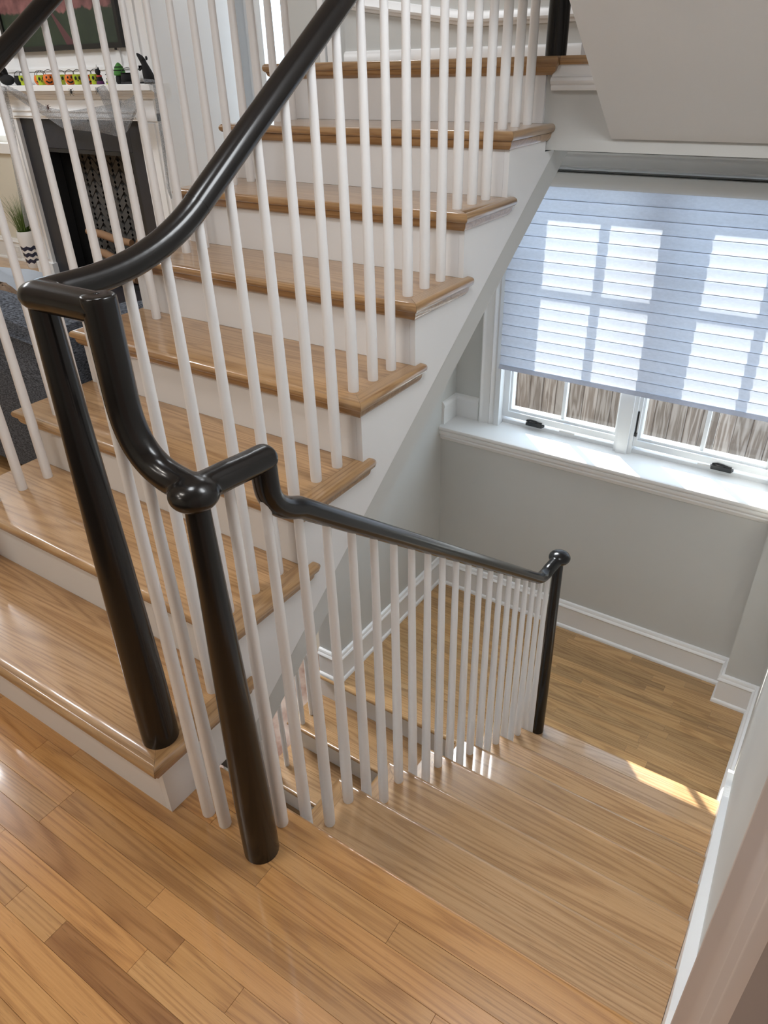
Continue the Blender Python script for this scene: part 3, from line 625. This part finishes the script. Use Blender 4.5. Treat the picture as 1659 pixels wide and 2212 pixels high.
mb = MB().sweep(p3, HA*.92, HB*.92, 20).ell((NX3, NY3+.004, railzd(1.70)+.024), (.046, .046, .030), 24, 12)
blend(part('rail_cap', mb, M['rail'], h2, True), .003, 5)
def newel(parent, x, y, z0, z1, rb, rt):
    mb = MB().lathe([(rb, 0), (rb, .05), (rb*.985, .18), (rb*.62+rt*.38, (z1-z0)*.5), (rb*.22+rt*.78, (z1-z0)*.8), (rt, z1-z0)], (x, y, z0), 28)
    return part('newel_post', mb, M['rail'], parent, True)
newel(rg, NX1, NY1+.002, R, ZC-.008, .0425, .0225)
newel(rg, NX2, NY2, 0, ZLV-.015, .0400, .0205)
newel(rg, NX3, NY3, -7*R, railzd(1.70)+.015, .030, .021)
newel(rg, -.012, 2.005, Z8, 2.6, .034, .026)
YO = .0355
for k in range(1, 8):
    for j in range(3):
        y = (k-1)*G+YO+j*G/3
        if k == 1 and j == 0: continue
        top = railz(y)-.008 if y > .36 else ZC+max(0, (y-.13))**2*1.0-.008
        bal(rg, BX, y, k*R, top)
bal(rg, .076, .047, 0, 1.055); bal(rg, .130, .047, 0, ZLV+.005); bal(rg, NX2-.004, .122, 0, ZLV-.03)
for k in range(1, 8):
    for j in range(3):
        y = YD+(k-1)*GD+.034+j*GD/3
        if k == 7 and j == 2: continue
        bal(rg, NX2+.001, y, -k*R, railzd(y)-.006 if y < 1.69 else railzd(1.70)+.01, .0148, .0095)
bal(rg, .09, 2.0, Z8, 2.5)
# railing on the living-room side
rl = thing('stair_railing', 'espresso handrail with white balusters on the living-room side of the rising stairs', 'railing', (-1.045, .05, R))
LBX = -1.047
part('handrail', MB().sweep([(LBX, y, railz(y)+.050) for y in (1.96, 1.4, .9, .4, .2)]+[(LBX, .05, railz(.2)+.015)], HA, HB, 18), M['rail'], rl, True)
newel(rl, LBX, .052, R, railz(.2)+.012, .040, .022)
for k in range(1, 8):
    for j in range(3):
        y = (k-1)*G+YO+j*G/3
        if k == 1 and j == 0: continue
        bal(rl, LBX, y, k*R, railz(y)+.04 if y > .2 else railz(.2)+.01)
# railing of the lowest flight
r3 = thing('stair_railing', 'white balusters and dark handrail on the open side of the lowest flight', 'railing', (-1.0, 1.5, -3.04))
for k in range(1, 7):
    for j in range(3):
        y = 1.70-(k-1)*GD-.06-j*GD/3-.06
        bal(r3, -1.0, y, ZL-k*R, ZL-k*R+.82+j*-.06+.12, .0145, .0095)
def rz3(y): return ZL-R+.93-(1.58-y)*R/GD
part('handrail', MB().sweep([(-1.0, y, rz3(y)) for y in (1.62, 1.4, 1.0, .6, .2)], HA, HB, 14), M['rail'], r3, True)

# ------------------------------------------------------------------ living room: fireplace wall
fp = thing('fireplace', 'white mantel fireplace with charcoal slate surround and dark firebox', 'fireplace', (-4.1, 3.12, 0))
YF = 3.10
part('slate_surround', MB().box(-4.80, -4.58, YF, 3.12, 0, 1.213), M['slate'], fp)
part('slate_surround', MB().box(-3.545, -3.40, YF, 3.12, 0, 1.213), M['slate'], fp)
part('slate_surround', MB().box(-4.579, -3.546, YF, 3.12, 1.015, 1.213), M['slate'], fp)
part('firebox_trim', MB().box(-4.578, -4.545, YF+.004, 3.2, .03, 1.012).box(-3.58, -3.547, YF+.004, 3.2, .03, 1.012).box(-4.545, -3.58, YF+.004, 3.2, .985, 1.012), M['black'], fp)
fb = part('firebox', MB().box(-4.62, -3.50, 3.34, 3.38, 0, 1.06).box(-4.62, -4.57, 3.221, 3.34, 0, 1.06).box(-3.55, -3.5, 3.221, 3.34, 0, 1.06).box(-4.57, -3.55, 3.13, 3.34, .0, .04), M['soot'], fp)
for i in range(-3, 4):
    for j in range(0, 13):
        for s in (1, -1):
            cx = -4.06+i*.17+(.0 if s > 0 else .085); cz = .02+j*.085
            if not (-4.54 < cx < -3.58 and .06 < cz < 1.0): continue
            a = s*PI/4; ca, sa = math.cos(a), math.sin(a); hl, hw_ = .056, .026
            part('brick', MB().prism([(cx+ca*u*hl-sa*v*hw_, cz+sa*u*hl+ca*v*hw_) for u, v in ((-1, -1), (1, -1), (1, 1), (-1, 1))], 'y', 3.325, 3.3395), M['brick'], fb)
part('hearth', MB().box(-4.98, -3.34, 2.62, 3.119, -.001, .012), M['slate'], fp)
for x0, x1 in ((-5.0, -4.80), (-3.40, -3.20)):
    part('mantel_leg', MB().box(x0, x1, 3.07, 3.12, 0, 1.26).box(x0+.03, x1-.03, 3.058, 3.07, .16, 1.2).box(x0-.012, x1+.012, 3.05, 3.12, 0, .13), M['white'], fp)
part('mantel_frieze', MB().box(-5.0, -3.20, 3.06, 3.12, 1.214, 1.345).box(-4.80, -3.40, 3.052, 3.06, 1.228, 1.238).box(-4.80, -3.40, 3.050, 3.06, 1.262, 1.272), M['white'], fp)
part('mantel_shelf', MB().prism([(3.12, 1.345), (3.04, 1.345), (3.03, 1.36), (3.012, 1.366), (3.006, 1.376), (2.975, 1.388), (2.968, 1.394), (2.952, 1.396), (2.950, 1.426), (2.953, 1.430), (3.12, 1.430)], 'x', -5.10, -3.085), M['white'], fp)
struct('trim_4', MB().box(-5.0, -3.2, 3.108, 3.12, 1.512, 1.53).box(-3.54, -3.50, 3.108, 3.12, 1.44, 2.7).box(-3.34, -3.30, 3.108, 3.12, 1.44, 2.7).box(-4.93, -4.89, 3.108, 3.12, 1.44, 2.7).box(-3.22, -3.2, 3.10, 3.12, 1.44, 2.7), M['white'], 'white panel mouldings on the chimney breast')
for i, (x0, z0, x1, z1, r_, lb) in enumerate([(-4.33, .078, -3.86, .082, .036, 'tan ceramic log lying lowest at the front of the firebox'), (-4.30, .26, -3.98, .21, .034, 'short tan ceramic log tilted on the front log'),
                                              (-4.36, .41, -3.84, .365, .032, 'long tan ceramic log topmost on the firebox pile'), (-4.05, .078, -3.80, .42, .033, 'steep tan ceramic log leaning at the back of the firebox')]):
    y = (3.165, 3.165, 3.165, 3.245)[i]
    tag(part('fire_log', MB().sweep([(x0, y, z0), ((2*x0+x1)/3, y, z0*.67+z1*.33+.006), ((x0+2*x1)/3, y, z0*.33+z1*.67-.006), (x1, y, z1)], [r_*.8, r_*.92, r_, r_*.8], [r_*.8, r_, r_*.92, r_*.85], 10), M['log'], None, True, origin=((x0+x1)/2, y, min(z0, z1)-r_)), lb, 'log', 'gas logs in the firebox')
# picture
pc = thing('framed_painting', 'black framed painting of pink trees, green ground and a red path', 'painting', (-4.34, 3.085, 1.655))
a0 = at(14, 108, 'y', 3.08); a1 = at(266, 98, 'y', 3.08)
fx0_, fx1_, pz = a0.x, a1.x, 1.632
part('canvas', MB().box(fx0_+.03, fx1_-.03, 3.085, 3.095, pz+.03, pz+.97), M['canvas'], pc)
part('frame', MB().box(fx0_, fx1_, 3.07, 3.107, pz, pz+.03).box(fx0_, fx1_, 3.07, 3.107, pz+.97, pz+1.0).box(fx0_, fx0_+.03, 3.07, 3.107, pz+.03, pz+.97).box(fx1_-.03, fx1_, 3.07, 3.107, pz+.03, pz+.97), M['frame'], pc)
part('status_light', MB().box(at(249, 101, 'y', 3.08).x-.006, at(249, 101, 'y', 3.08).x+.006, 3.075, 3.085, pz-.012, pz), M['frame'], pc)

# mantel ornaments
SH = 1.4301
def mx_(u): return at(u, 180, 'y', 3.0).x
FACE = Vector((.80, -.60, 0))                              # ornaments look towards the stairs
def bucket(u, mat, label, kind, r=.033, h=.060, y=3.0, handle=True):
    x = mx_(u); t = thing('treat_bucket', label, 'bucket', (x, y, SH), 'miniature treat buckets on the mantel')
    prof = {'skull': [(.72, 0), (.80, .02), (.84, .18), (.80, .30), (.95, .45), (1.02, .7), (.98, .92), (1.0, 1.0), (.9, 1.0), (.86, .9)],
            'pumpkin': [(.6, 0), (.85, .1), (1.06, .35), (1.1, .55), (1.0, .8), (.86, .95), (.88, 1.0), (.78, 1.0), (.76, .9)],
            'cauldron': [(.7, 0), (.98, .2), (1.05, .45), (.95, .75), (.86, .9), (1.0, 1.0), (.9, 1.0), (.8, .88)]}[kind]
    bd = part('pail', MB().lathe([(a*r, b*h) for a, b in prof], (x, y, SH), 18), mat, t, True)
    fd = FACE; sd = Vector((-fd.y, fd.x, 0)).normalized()*-1
    if handle:
        part('handle', MB().sweep([Vector((x, y, SH+h*.96))+sd*r*.92*math.cos(a)+Vector((0, .006, 0))+Vector((0, 0, .030*math.sin(a))) for a in [PI*i/10 for i in range(11)]], .0018, .0018, 6), M['black'], t, True)
    if kind == 'cauldron': return
    rt3 = Matrix((sd, Vector((0, 0, 1)), fd)).transposed()
    def spot(name, a, zz_, ra, rb, k):
        d = (fd*math.cos(a)+sd*math.sin(a)); part(name, MB().ell(Vector((x, y, SH+zz_*h))+d*r*k, (ra, rb, .003), 10, 5, Matrix((Vector((-d.y, d.x, 0)), Vector((0, 0, 1)), d)).transposed()), M['soot'], bd, True)
    if kind == 'skull':
        spot('eye', -.42, .64, .0085, .0115, .99); spot('eye', .42, .64, .0085, .0115, .99); spot('nose', 0, .40, .004, .005, .93)
    else:
        spot('eye', -.38, .72, .006, .009, 1.03); spot('eye', .38, .72, .006, .009, 1.03); spot('nose', 0, .52, .003, .004, 1.09)
        for a, zz_ in ((-.45, .30), (-.22, .24), (0, .22), (.22, .26), (.45, .36)): spot('mouth', a, zz_, .007, .0055, 1.02)
bucket(38, M['blackplush'], 'small black cauldron bucket beside the black plush cat', 'cauldron', y=3.02)
bucket(54, M['lime'], 'lime green skull bucket beside the black cauldron bucket', 'skull')
bucket(79, M['orange'], 'orange pumpkin bucket between the first two green skull buckets', 'pumpkin', y=3.03)
bucket(92, M['lime'], 'lime green skull bucket with its round handle raised', 'skull')
bucket(112, M['orange'], 'round orange pumpkin bucket with a wide crooked grin at the shelf edge', 'pumpkin', .035, .064, 2.985)
bucket(128, M['lime'], 'lime green skull bucket right of the wide grinning pumpkin', 'skull', y=3.02)
bucket(153, M['orange'], 'orange pumpkin bucket in the middle of the mantel row', 'pumpkin', .031)
bucket(170, M['lime'], 'lime green skull bucket between two orange pumpkins', 'skull', .031)
bucket(184, M['orange'], 'orange pumpkin bucket tucked behind the last green bucket', 'pumpkin', .029, .056, 3.03)
bucket(208, M['lime'], 'lime green bucket at the end of the row beside the cat figurine', 'skull')
bucket(278, M['blackplush'], 'black cauldron bucket leaning beside the green witch hat', 'cauldron', .042, .062)
# plush cat with a red card tag
x = mx_(16)-.01; t = thing('plush_cat', 'black plush cat with a red heart card tag on the mantel', 'plush toy', (x, 3.0, SH))
mb = MB().ell((x+.02, 3.0, SH+.035), (.075, .04, .035)).ell((x-.02, 3.0, SH+.075), (.042, .036, .055)).ell((x-.015, 2.99, SH+.128), (.036, .032, .032))
for s in (-1, 1): mb.lathe([(.012, 0), (.004, .022), (.001, .028)], (x-.015+s*.022, 2.99, SH+.15), 8)
part('body', mb, M['blackplush'], t, True)
part('tag', MB().ell((x+.030, 2.955, SH+.128), (.024, .003, .026), 14, 8), M['red'], t, True)
part('tag_print', MB().ell((x+.031, 2.9515, SH+.13), (.015, .0015, .014), 12, 6), M['whitefelt'], t, True)
part('paw', MB().ell((x+.005, 2.955, SH+.085), (.012, .008, .012)), M['log'], t, True)
# cat figurine
x = mx_(220); t = thing('cat_figurine', 'small black cat figurine in a party hat and striped collar', 'figurine', (x, 2.99, SH))
mb = MB().lathe([(.022, 0), (.020, .03), (.013, .05), (.010, .058)], (x, 2.99, SH), 14).ell((x, 2.985, SH+.072), (.019, .017, .018))
for s in (-1, 1): mb.lathe([(.006, 0), (.001, .014)], (x+s*.012, 2.985, SH+.086), 6)
part('body', mb, M['blackplush'], t, True)
part('party_hat', MB().lathe([(.008, 0), (.001, .026)], (x-.004, 2.985, SH+.088), 8), M['whitefelt'], t, True)
part('collar', MB().lathe([(.0165, .043), (.018, .047), (.0165, .052)], (x, 2.99, SH), 14), M['red'], t, True)
part('skirt', MB().lathe([(.026, .001), (.024, .012), (.021, .02)], (x, 2.99, SH), 14), M['purple'], t, True)
# striped gnome and green witch hat
x = mx_(238); t = thing('witch_figurine', 'small figurine in black and lime stripes beside the cat figurine', 'figurine', (x, 3.0, SH))
part('robe', MB().lathe([(.024, 0), (.020, .02), (.014, .045), (.012, .055)], (x, 3.0, SH), 12), M['lime'], t, True)
for zz_ in (.008, .028): part('stripe', MB().lathe([(.0242-zz_*.18, zz_), (.025-zz_*.18, zz_+.004), (.0238-zz_*.18, zz_+.008)], (x, 3.0, SH), 12), M['blackplush'], t, True)
part('hat', MB().lathe([(.022, .052), (.022, .056), (.012, .06), (.006, .09), (.001, .115)], (x, 3.0, SH), 12), M['blackplush'], t, True)
x = mx_(260); t = thing('gnome_ornament', 'gnome ornament with a pointed green hat beside the black cauldron', 'ornament', (x, 3.01, SH))
part('body', MB().lathe([(.026, 0), (.032, .015), (.030, .04), (.022, .055)], (x, 3.01, SH), 14), M['blackplush'], t, True)
part('hat', MB().lathe([(.034, .048), (.038, .054), (.037, .062), (.034, .075), (.026, .095), (.014, .112), (.003, .12)], (x, 3.01, SH), 16), M['green'], t, True)
for zz_, r_ in ((.074, .0345), (.092, .0275)): part('hat_band', MB().lathe([(r_, zz_), (r_+.0015, zz_+.003), (r_-.001, zz_+.006)], (x, 3.01, SH), 16), M['blackplush'], t, True)
tag(part('thin_book', MB().box(mx_(272), mx_(300), 2.962, 2.99, SH, SH+.014).box(mx_(272)+.003, mx_(300)-.003, 2.96, 2.99, SH+.0025, SH+.0115), M['slate'], None, origin=(mx_(286), 2.97, SH)), 'dark flat box lying under the black cauldron bucket', 'box')
# rat
x = mx_(318); t = thing('rat_figure', 'black rat figure sitting up with its snout raised at the mantel end', 'figurine', (x, 3.0, SH+.012))
mb = MB().sweep([(x+.032, 3.0, SH+.004), (x+.028, 3.0, SH+.03), (x+.018, 3.0, SH+.06), (x+.008, 3.0, SH+.09), (x+.002, 3.0, SH+.11), (x-.006, 3.0, SH+.125), (x-.018, 2.997, SH+.142), (x-.034, 2.992, SH+.158), (x-.040, 2.99, SH+.164)], [.030, .036, .031, .024, .018, .019, .016, .009, .004], [.030, .036, .031, .024, .018, .019, .016, .009, .004], 14)
mb.ell((x+.04, 3.0, SH+.014), (.035, .03, .016))
part('body', mb, M['blackplush'], t, True)
for s in (0, 1): part('ear', MB().ell((x+.008+.006*s, 2.985+.03*s, SH+.138), (.010, .004, .012)), M['blackplush'], t, True)
part('arm', MB().sweep([(x, 2.98, SH+.09), (x-.02, 2.975, SH+.075), (x-.028, 2.975, SH+.082)], [.008, .006, .004], [.008, .006, .004], 8), M['blackplush'], t, True)
part('tail', MB().sweep([(x+.03, 2.99, SH+.006), (x, 2.97, SH+.008), (x-.04, 2.965, SH+.006)], [.006, .005, .002], [.006, .005, .002], 8), M['blackplush'], t, True)
# gauze drapes: between an upper and a lower outline
def drape(name, label, up_, lo_, y, bulge=.03, n=22, mseg=7, grp='cobweb gauze over the mantel'):
    def samp(pl, t):
        t *= len(pl)-1; i = min(int(t), len(pl)-2); f = t-i
        return (pl[i][0]*(1-f)+pl[i+1][0]*f, pl[i][1]*(1-f)+pl[i+1][1]*f)
    rows = []
    for i in range(n+1):
        t = i/n; a = samp(up_, t); b2 = samp(lo_, t); rw = []
        for j in range(mseg+1):
            s = j/mseg; u, v = a[0]*(1-s)+b2[0]*s, a[1]*(1-s)+b2[1]*s
            p = at(u, v, 'y', y-bulge*math.sin(PI*s)*(.5+.5*math.sin(7*t+3*s))-.006*math.sin(23*t+9*s))
            rw.append(tuple(p))
        rows.append(rw)
    back = [[(p[0], p[1]+.0015, p[2]) for p in rw] for rw in rows]
    o = part(name, MB().grid(rows).grid(back), M['gauze'], None, True, origin=tuple(rows[0][0])); tag(o, label, 'decoration', grp)
drape('gauze_drape', 'grey cobweb gauze swag hanging across the slate from the mantel', [(15, 184), (60, 205), (100, 232), (150, 240), (200, 232), (240, 225), (262, 215)], [(10, 192), (50, 222), (95, 250), (135, 277), (175, 282), (215, 286), (258, 296)], 2.93)
drape('gauze_drape', 'grey cobweb gauze swag looped from the cat figurine to the mantel end', [(205, 190), (225, 183), (240, 205), (262, 220), (285, 210), (298, 192)], [(212, 200), (235, 250), (255, 292), (262, 298), (278, 280), (308, 215)], 2.875, .02)
drape('gauze_drape', 'long grey gauze strip hanging down beside the vase of grass', [(-12, 186), (5, 240), (22, 330), (40, 420), (50, 470), (55, 492)], [(12, 186), (26, 240), (40, 330), (56, 420), (66, 470), (70, 484)], 2.945)
drape('gauze_drape', 'narrow grey gauze strip hanging from the rat end of the mantel', [(308, 170), (335, 172), (342, 200), (350, 260), (358, 330), (366, 400), (372, 428)], [(312, 182), (330, 183), (334, 210), (342, 270), (352, 340), (361, 410), (369, 430)], 2.94)
def spider(u, v, y, s, mat, label):
    p = at(u, v, 'y', y); t = thing('toy_spider', label, 'toy spider', tuple(p), 'toy spiders on the mantel gauze')
    part('body', MB().ell(p, (s*.5, s*.35, s*.7), 10, 6).ell(p+Vector((0, 0, s*.8)), (s*.35, s*.3, s*.35), 10, 6), mat, t, True)
    for k in range(8):
        a = (-.9+.6*(k//2)); sd = 1 if k % 2 else -1
        part('leg', MB().sweep([p, p+Vector((sd*s*1.0*math.cos(a), -s*.4, s*1.0*math.sin(a))), p+Vector((sd*s*1.9*math.cos(a), s*.1, s*1.7*math.sin(a)))], s*.09, s*.09, 5), mat, t)
spider(154, 199, 2.925, .016, M['soot'], 'black toy spider stuck below the mantel edge')
spider(104, 233, 2.925, .016, M['brownbug'], 'brown toy spider clinging to the long gauze swag')
spider(211, 196, 2.915, .015, M['soot'], 'black toy spider under the cat figurine')
spider(190, 260, 2.90, .006, M['soot'], 'tiny black toy spider on the gauze over the slate')

# vase of grass
vp = at(75, 577, 'z', 0.001); t = thing('floor_vase', 'white floor vase with navy zigzag bands holding grass', 'vase', (vp.x, vp.y, 0))
part('vase_body', MB().lathe([(.048, 0), (.052, .01), (.060, .08), (.072, .18), (.078, .27), (.074, .30), (.070, .315), (.064, .315), (.068, .29), (.066, .2)], (vp.x, vp.y, 0), 28), M['vase'], t, True)
gm = MB()
for i in range(150):
    a = random.uniform(0, 2*PI); r0 = random.uniform(0, .055); ln = random.uniform(.22, .40); lean = random.uniform(.02, .20)
    bx, by = vp.x+r0*math.cos(a), vp.y+r0*math.sin(a); rows = []
    for k in range(5):
        s = k/4; q = .004*(1-s)+.0006
        cx, cy, cz = bx+lean*s*s*math.cos(a), by+lean*s*s*math.sin(a), .25+ln*s-.06*s*s*lean*4
        rows.append([(cx-q, cy, cz), (cx+q, cy, cz)])
    gm.grid(rows)
gb = part('grass_blades', gm, M['blade'], t); gb['kind'] = 'stuff'
wo = thing('wall_outlet', 'white wall outlet plate on the baseboard behind the vase', 'outlet', tuple(at(40, 545, 'y', 3.33)))
p = at(40, 545, 'y', 3.33)
part('plate', MB().box(p.x-.035, p.x+.035, 3.324, 3.332, p.z-.055, p.z+.055), M['plate'], wo)
for dz in (-.022, .022): part('socket', MB().box(p.x-.014, p.x+.014, 3.321, 3.324, p.z+dz-.013, p.z+dz+.013), M['white'], wo)
struct('baseboard_living_back', MB().mould([(-5.0, 3.35), (-6.7, 3.35)], base_prof(0, .2)), M['white'], smooth=True)
# living room window, hall door and glazed door
w2 = structroot('window_2', 'bright white framed window left of the fireplace', (-5.86, 3.35, 1.0))
part('window_frame', MB().box(-6.4, -5.32, 3.31, 3.36, .92, 1.0).box(-5.42, -5.33, 3.325, 3.36, 1.0, 2.3).box(-6.39, -6.3, 3.325, 3.36, 1.0, 2.3).box(-6.39, -5.33, 3.325, 3.36, 2.25, 2.34).box(-5.88, -5.84, 3.40, 3.45, 1.0, 2.25).box(-6.3, -5.42, 3.40, 3.45, 1.0, 1.05), M['white'], w2)
part('glass_pane', MB().box(-6.3, -5.88, 3.42, 3.424, 1.05, 2.25), M['glass'], w2); part('glass_pane', MB().box(-5.84, -5.42, 3.42, 3.424, 1.05, 2.25), M['glass'], w2)
DX0, DX1 = at(338, 60, 'y', YH-.02).x, at(428, 60, 'y', YH-.02).x
d2 = structroot('door_2', 'white panelled door at the back of the hall', ((DX0+DX1)/2, YH, 0))
part('door_leaf', MB().box(DX0-.06, DX1, YH-.035, YH-.002, 0, 2.1), M['white'], d2)
for z0, z1 in ((.2, 1.40), (1.545, 2.0)):
    part('panel', MB().loft([[(DX0+.02+e, YH-.035-d, z0+e), (DX1-.09-e, YH-.035-d, z0+e), (DX1-.09-e, YH-.035-d, z1-e), (DX0+.02+e, YH-.035-d, z1-e)] for e, d in ((0, 0), (.008, .010), (.02, .012), (.03, .002), (.06, .001), (.07, .008))]), M['white'], d2)
d3 = structroot('door_3', 'narrow glazed door bright with daylight beyond the stairs', ((GX0+GX1)/2, YH, 0))
part('door_frame', MB().box(GX0-.07, GX0, YH-.03, YH, 0, 2.28).box(GX1, GX1+.07, YH-.03, YH, 0, 2.28).box(GX0, GX1, YH-.03, YH, 2.2, 2.28).box(GX0, GX0+.05, YH+.01, YH+.06, 0, 2.2).box(GX1-.05, GX1, YH+.01, YH+.06, 0, 2.2).box(GX0+.05, GX1-.05, YH+.01, YH+.06, 0, .25).box(GX0+.05, GX1-.05, YH+.01, YH+.06, 2.05, 2.2), M['white'], d3)
part('glass_pane', MB().box(GX0+.05, GX1-.05, YH+.03, YH+.034, .25, 2.05), M['glass'], d3)

# sofa seen from behind
sf = thing('sofa', 'charcoal tweed sofa with its back to the stairs', 'sofa', (-2.2, 1.3, 0))
def top(x):                                                   # height of the back along x
    if x > -1.42: return .752
    return .752+.035*min(1, (-1.42-x)/.35)**1.2
rings = []
for i in range(19):
    x = -1.30-1.9*i/18; h = top(x)
    rings.append([(x, .80, .08), (x, .785, .4), (x, .80, h-.10), (x, .815, h-.03), (x, .85, h-.004), (x, .90, h), (x, .97, h-.01), (x, 1.0, h-.06), (x, 1.02, .42), (x, 1.02, .08)])
part('back', MB().loft(rings), M['tweed'], sf, True)
part('back_seam', MB().sweep([(-1.31-1.8*i/14, .795, top(-1.31-1.8*i/14)-.075) for i in range(15)], .006, .006, 6), M['tweed'], sf, True)
part('arm', MB().loft([[(-1.27, y, .08), (-1.262, y, .4), (-1.27, y, h-.08), (-1.285, y, h-.02), (-1.33, y, h), (-1.40, y, h-.01), (-1.43, y, h-.06), (-1.43, y, .08)] for y, h in ((.82, .70), (.86, .735), (.95, .75), (1.2, .745), (1.5, .69), (1.72, .64), (1.76, .60))]), M['tweed'], sf, True)
part('seat', MB().loft([[(-3.2+e, 1.02, z), (-1.43-e, 1.02, z), (-1.43-e, 1.75-e, z), (-3.2+e, 1.75-e, z)] for e, z in ((0, .1), (0, .40), (.03, .44))]), M['tweed'], sf, True)
for x in (-1.36, -3.1):
    for y in (.86, 1.68): part('leg', MB().lathe([(.018, 0), (.025, .081)], (x, y, 0), 10), M['black'], sf)
tag(part('throw_blanket', MB().loft([[(-2.9+.93*t+.03*math.sin(6*s_), 1.17+.40*s_+.02*math.sin(5*t), .455+.36*(1-t**4)*(1-.45*s_)*(.9+.1*math.sin(4*s_+t*7))+.015*math.sin(13*s_+9*t)) for s_ in [i/8 for i in range(9)]]+[(-2.9+.93*t, 1.17+.40*s_, .447) for s_ in [i/8 for i in range(8, -1, -1)]] for t in [j/14 for j in range(15)]]), M['throw'], None, True, origin=(-2.5, 1.3, .445)), 'crumpled blue-grey throw blanket heaped on the sofa seat', 'blanket')
fr_ = MB().ell((-2.08, 1.095, .600), (.14, .055, .150), 24, 14)
fr_.v = [(v[0]+random.uniform(-.008, .008), v[1]+random.uniform(-.008, .008), v[2]+random.uniform(-.006, .006)) for v in fr_.v]
tag(part('fur_cushion', fr_, M['fur'], None, True, origin=(-2.08, 1.095, .447)), 'tan shaggy fur cushion propped inside the sofa back', 'cushion')
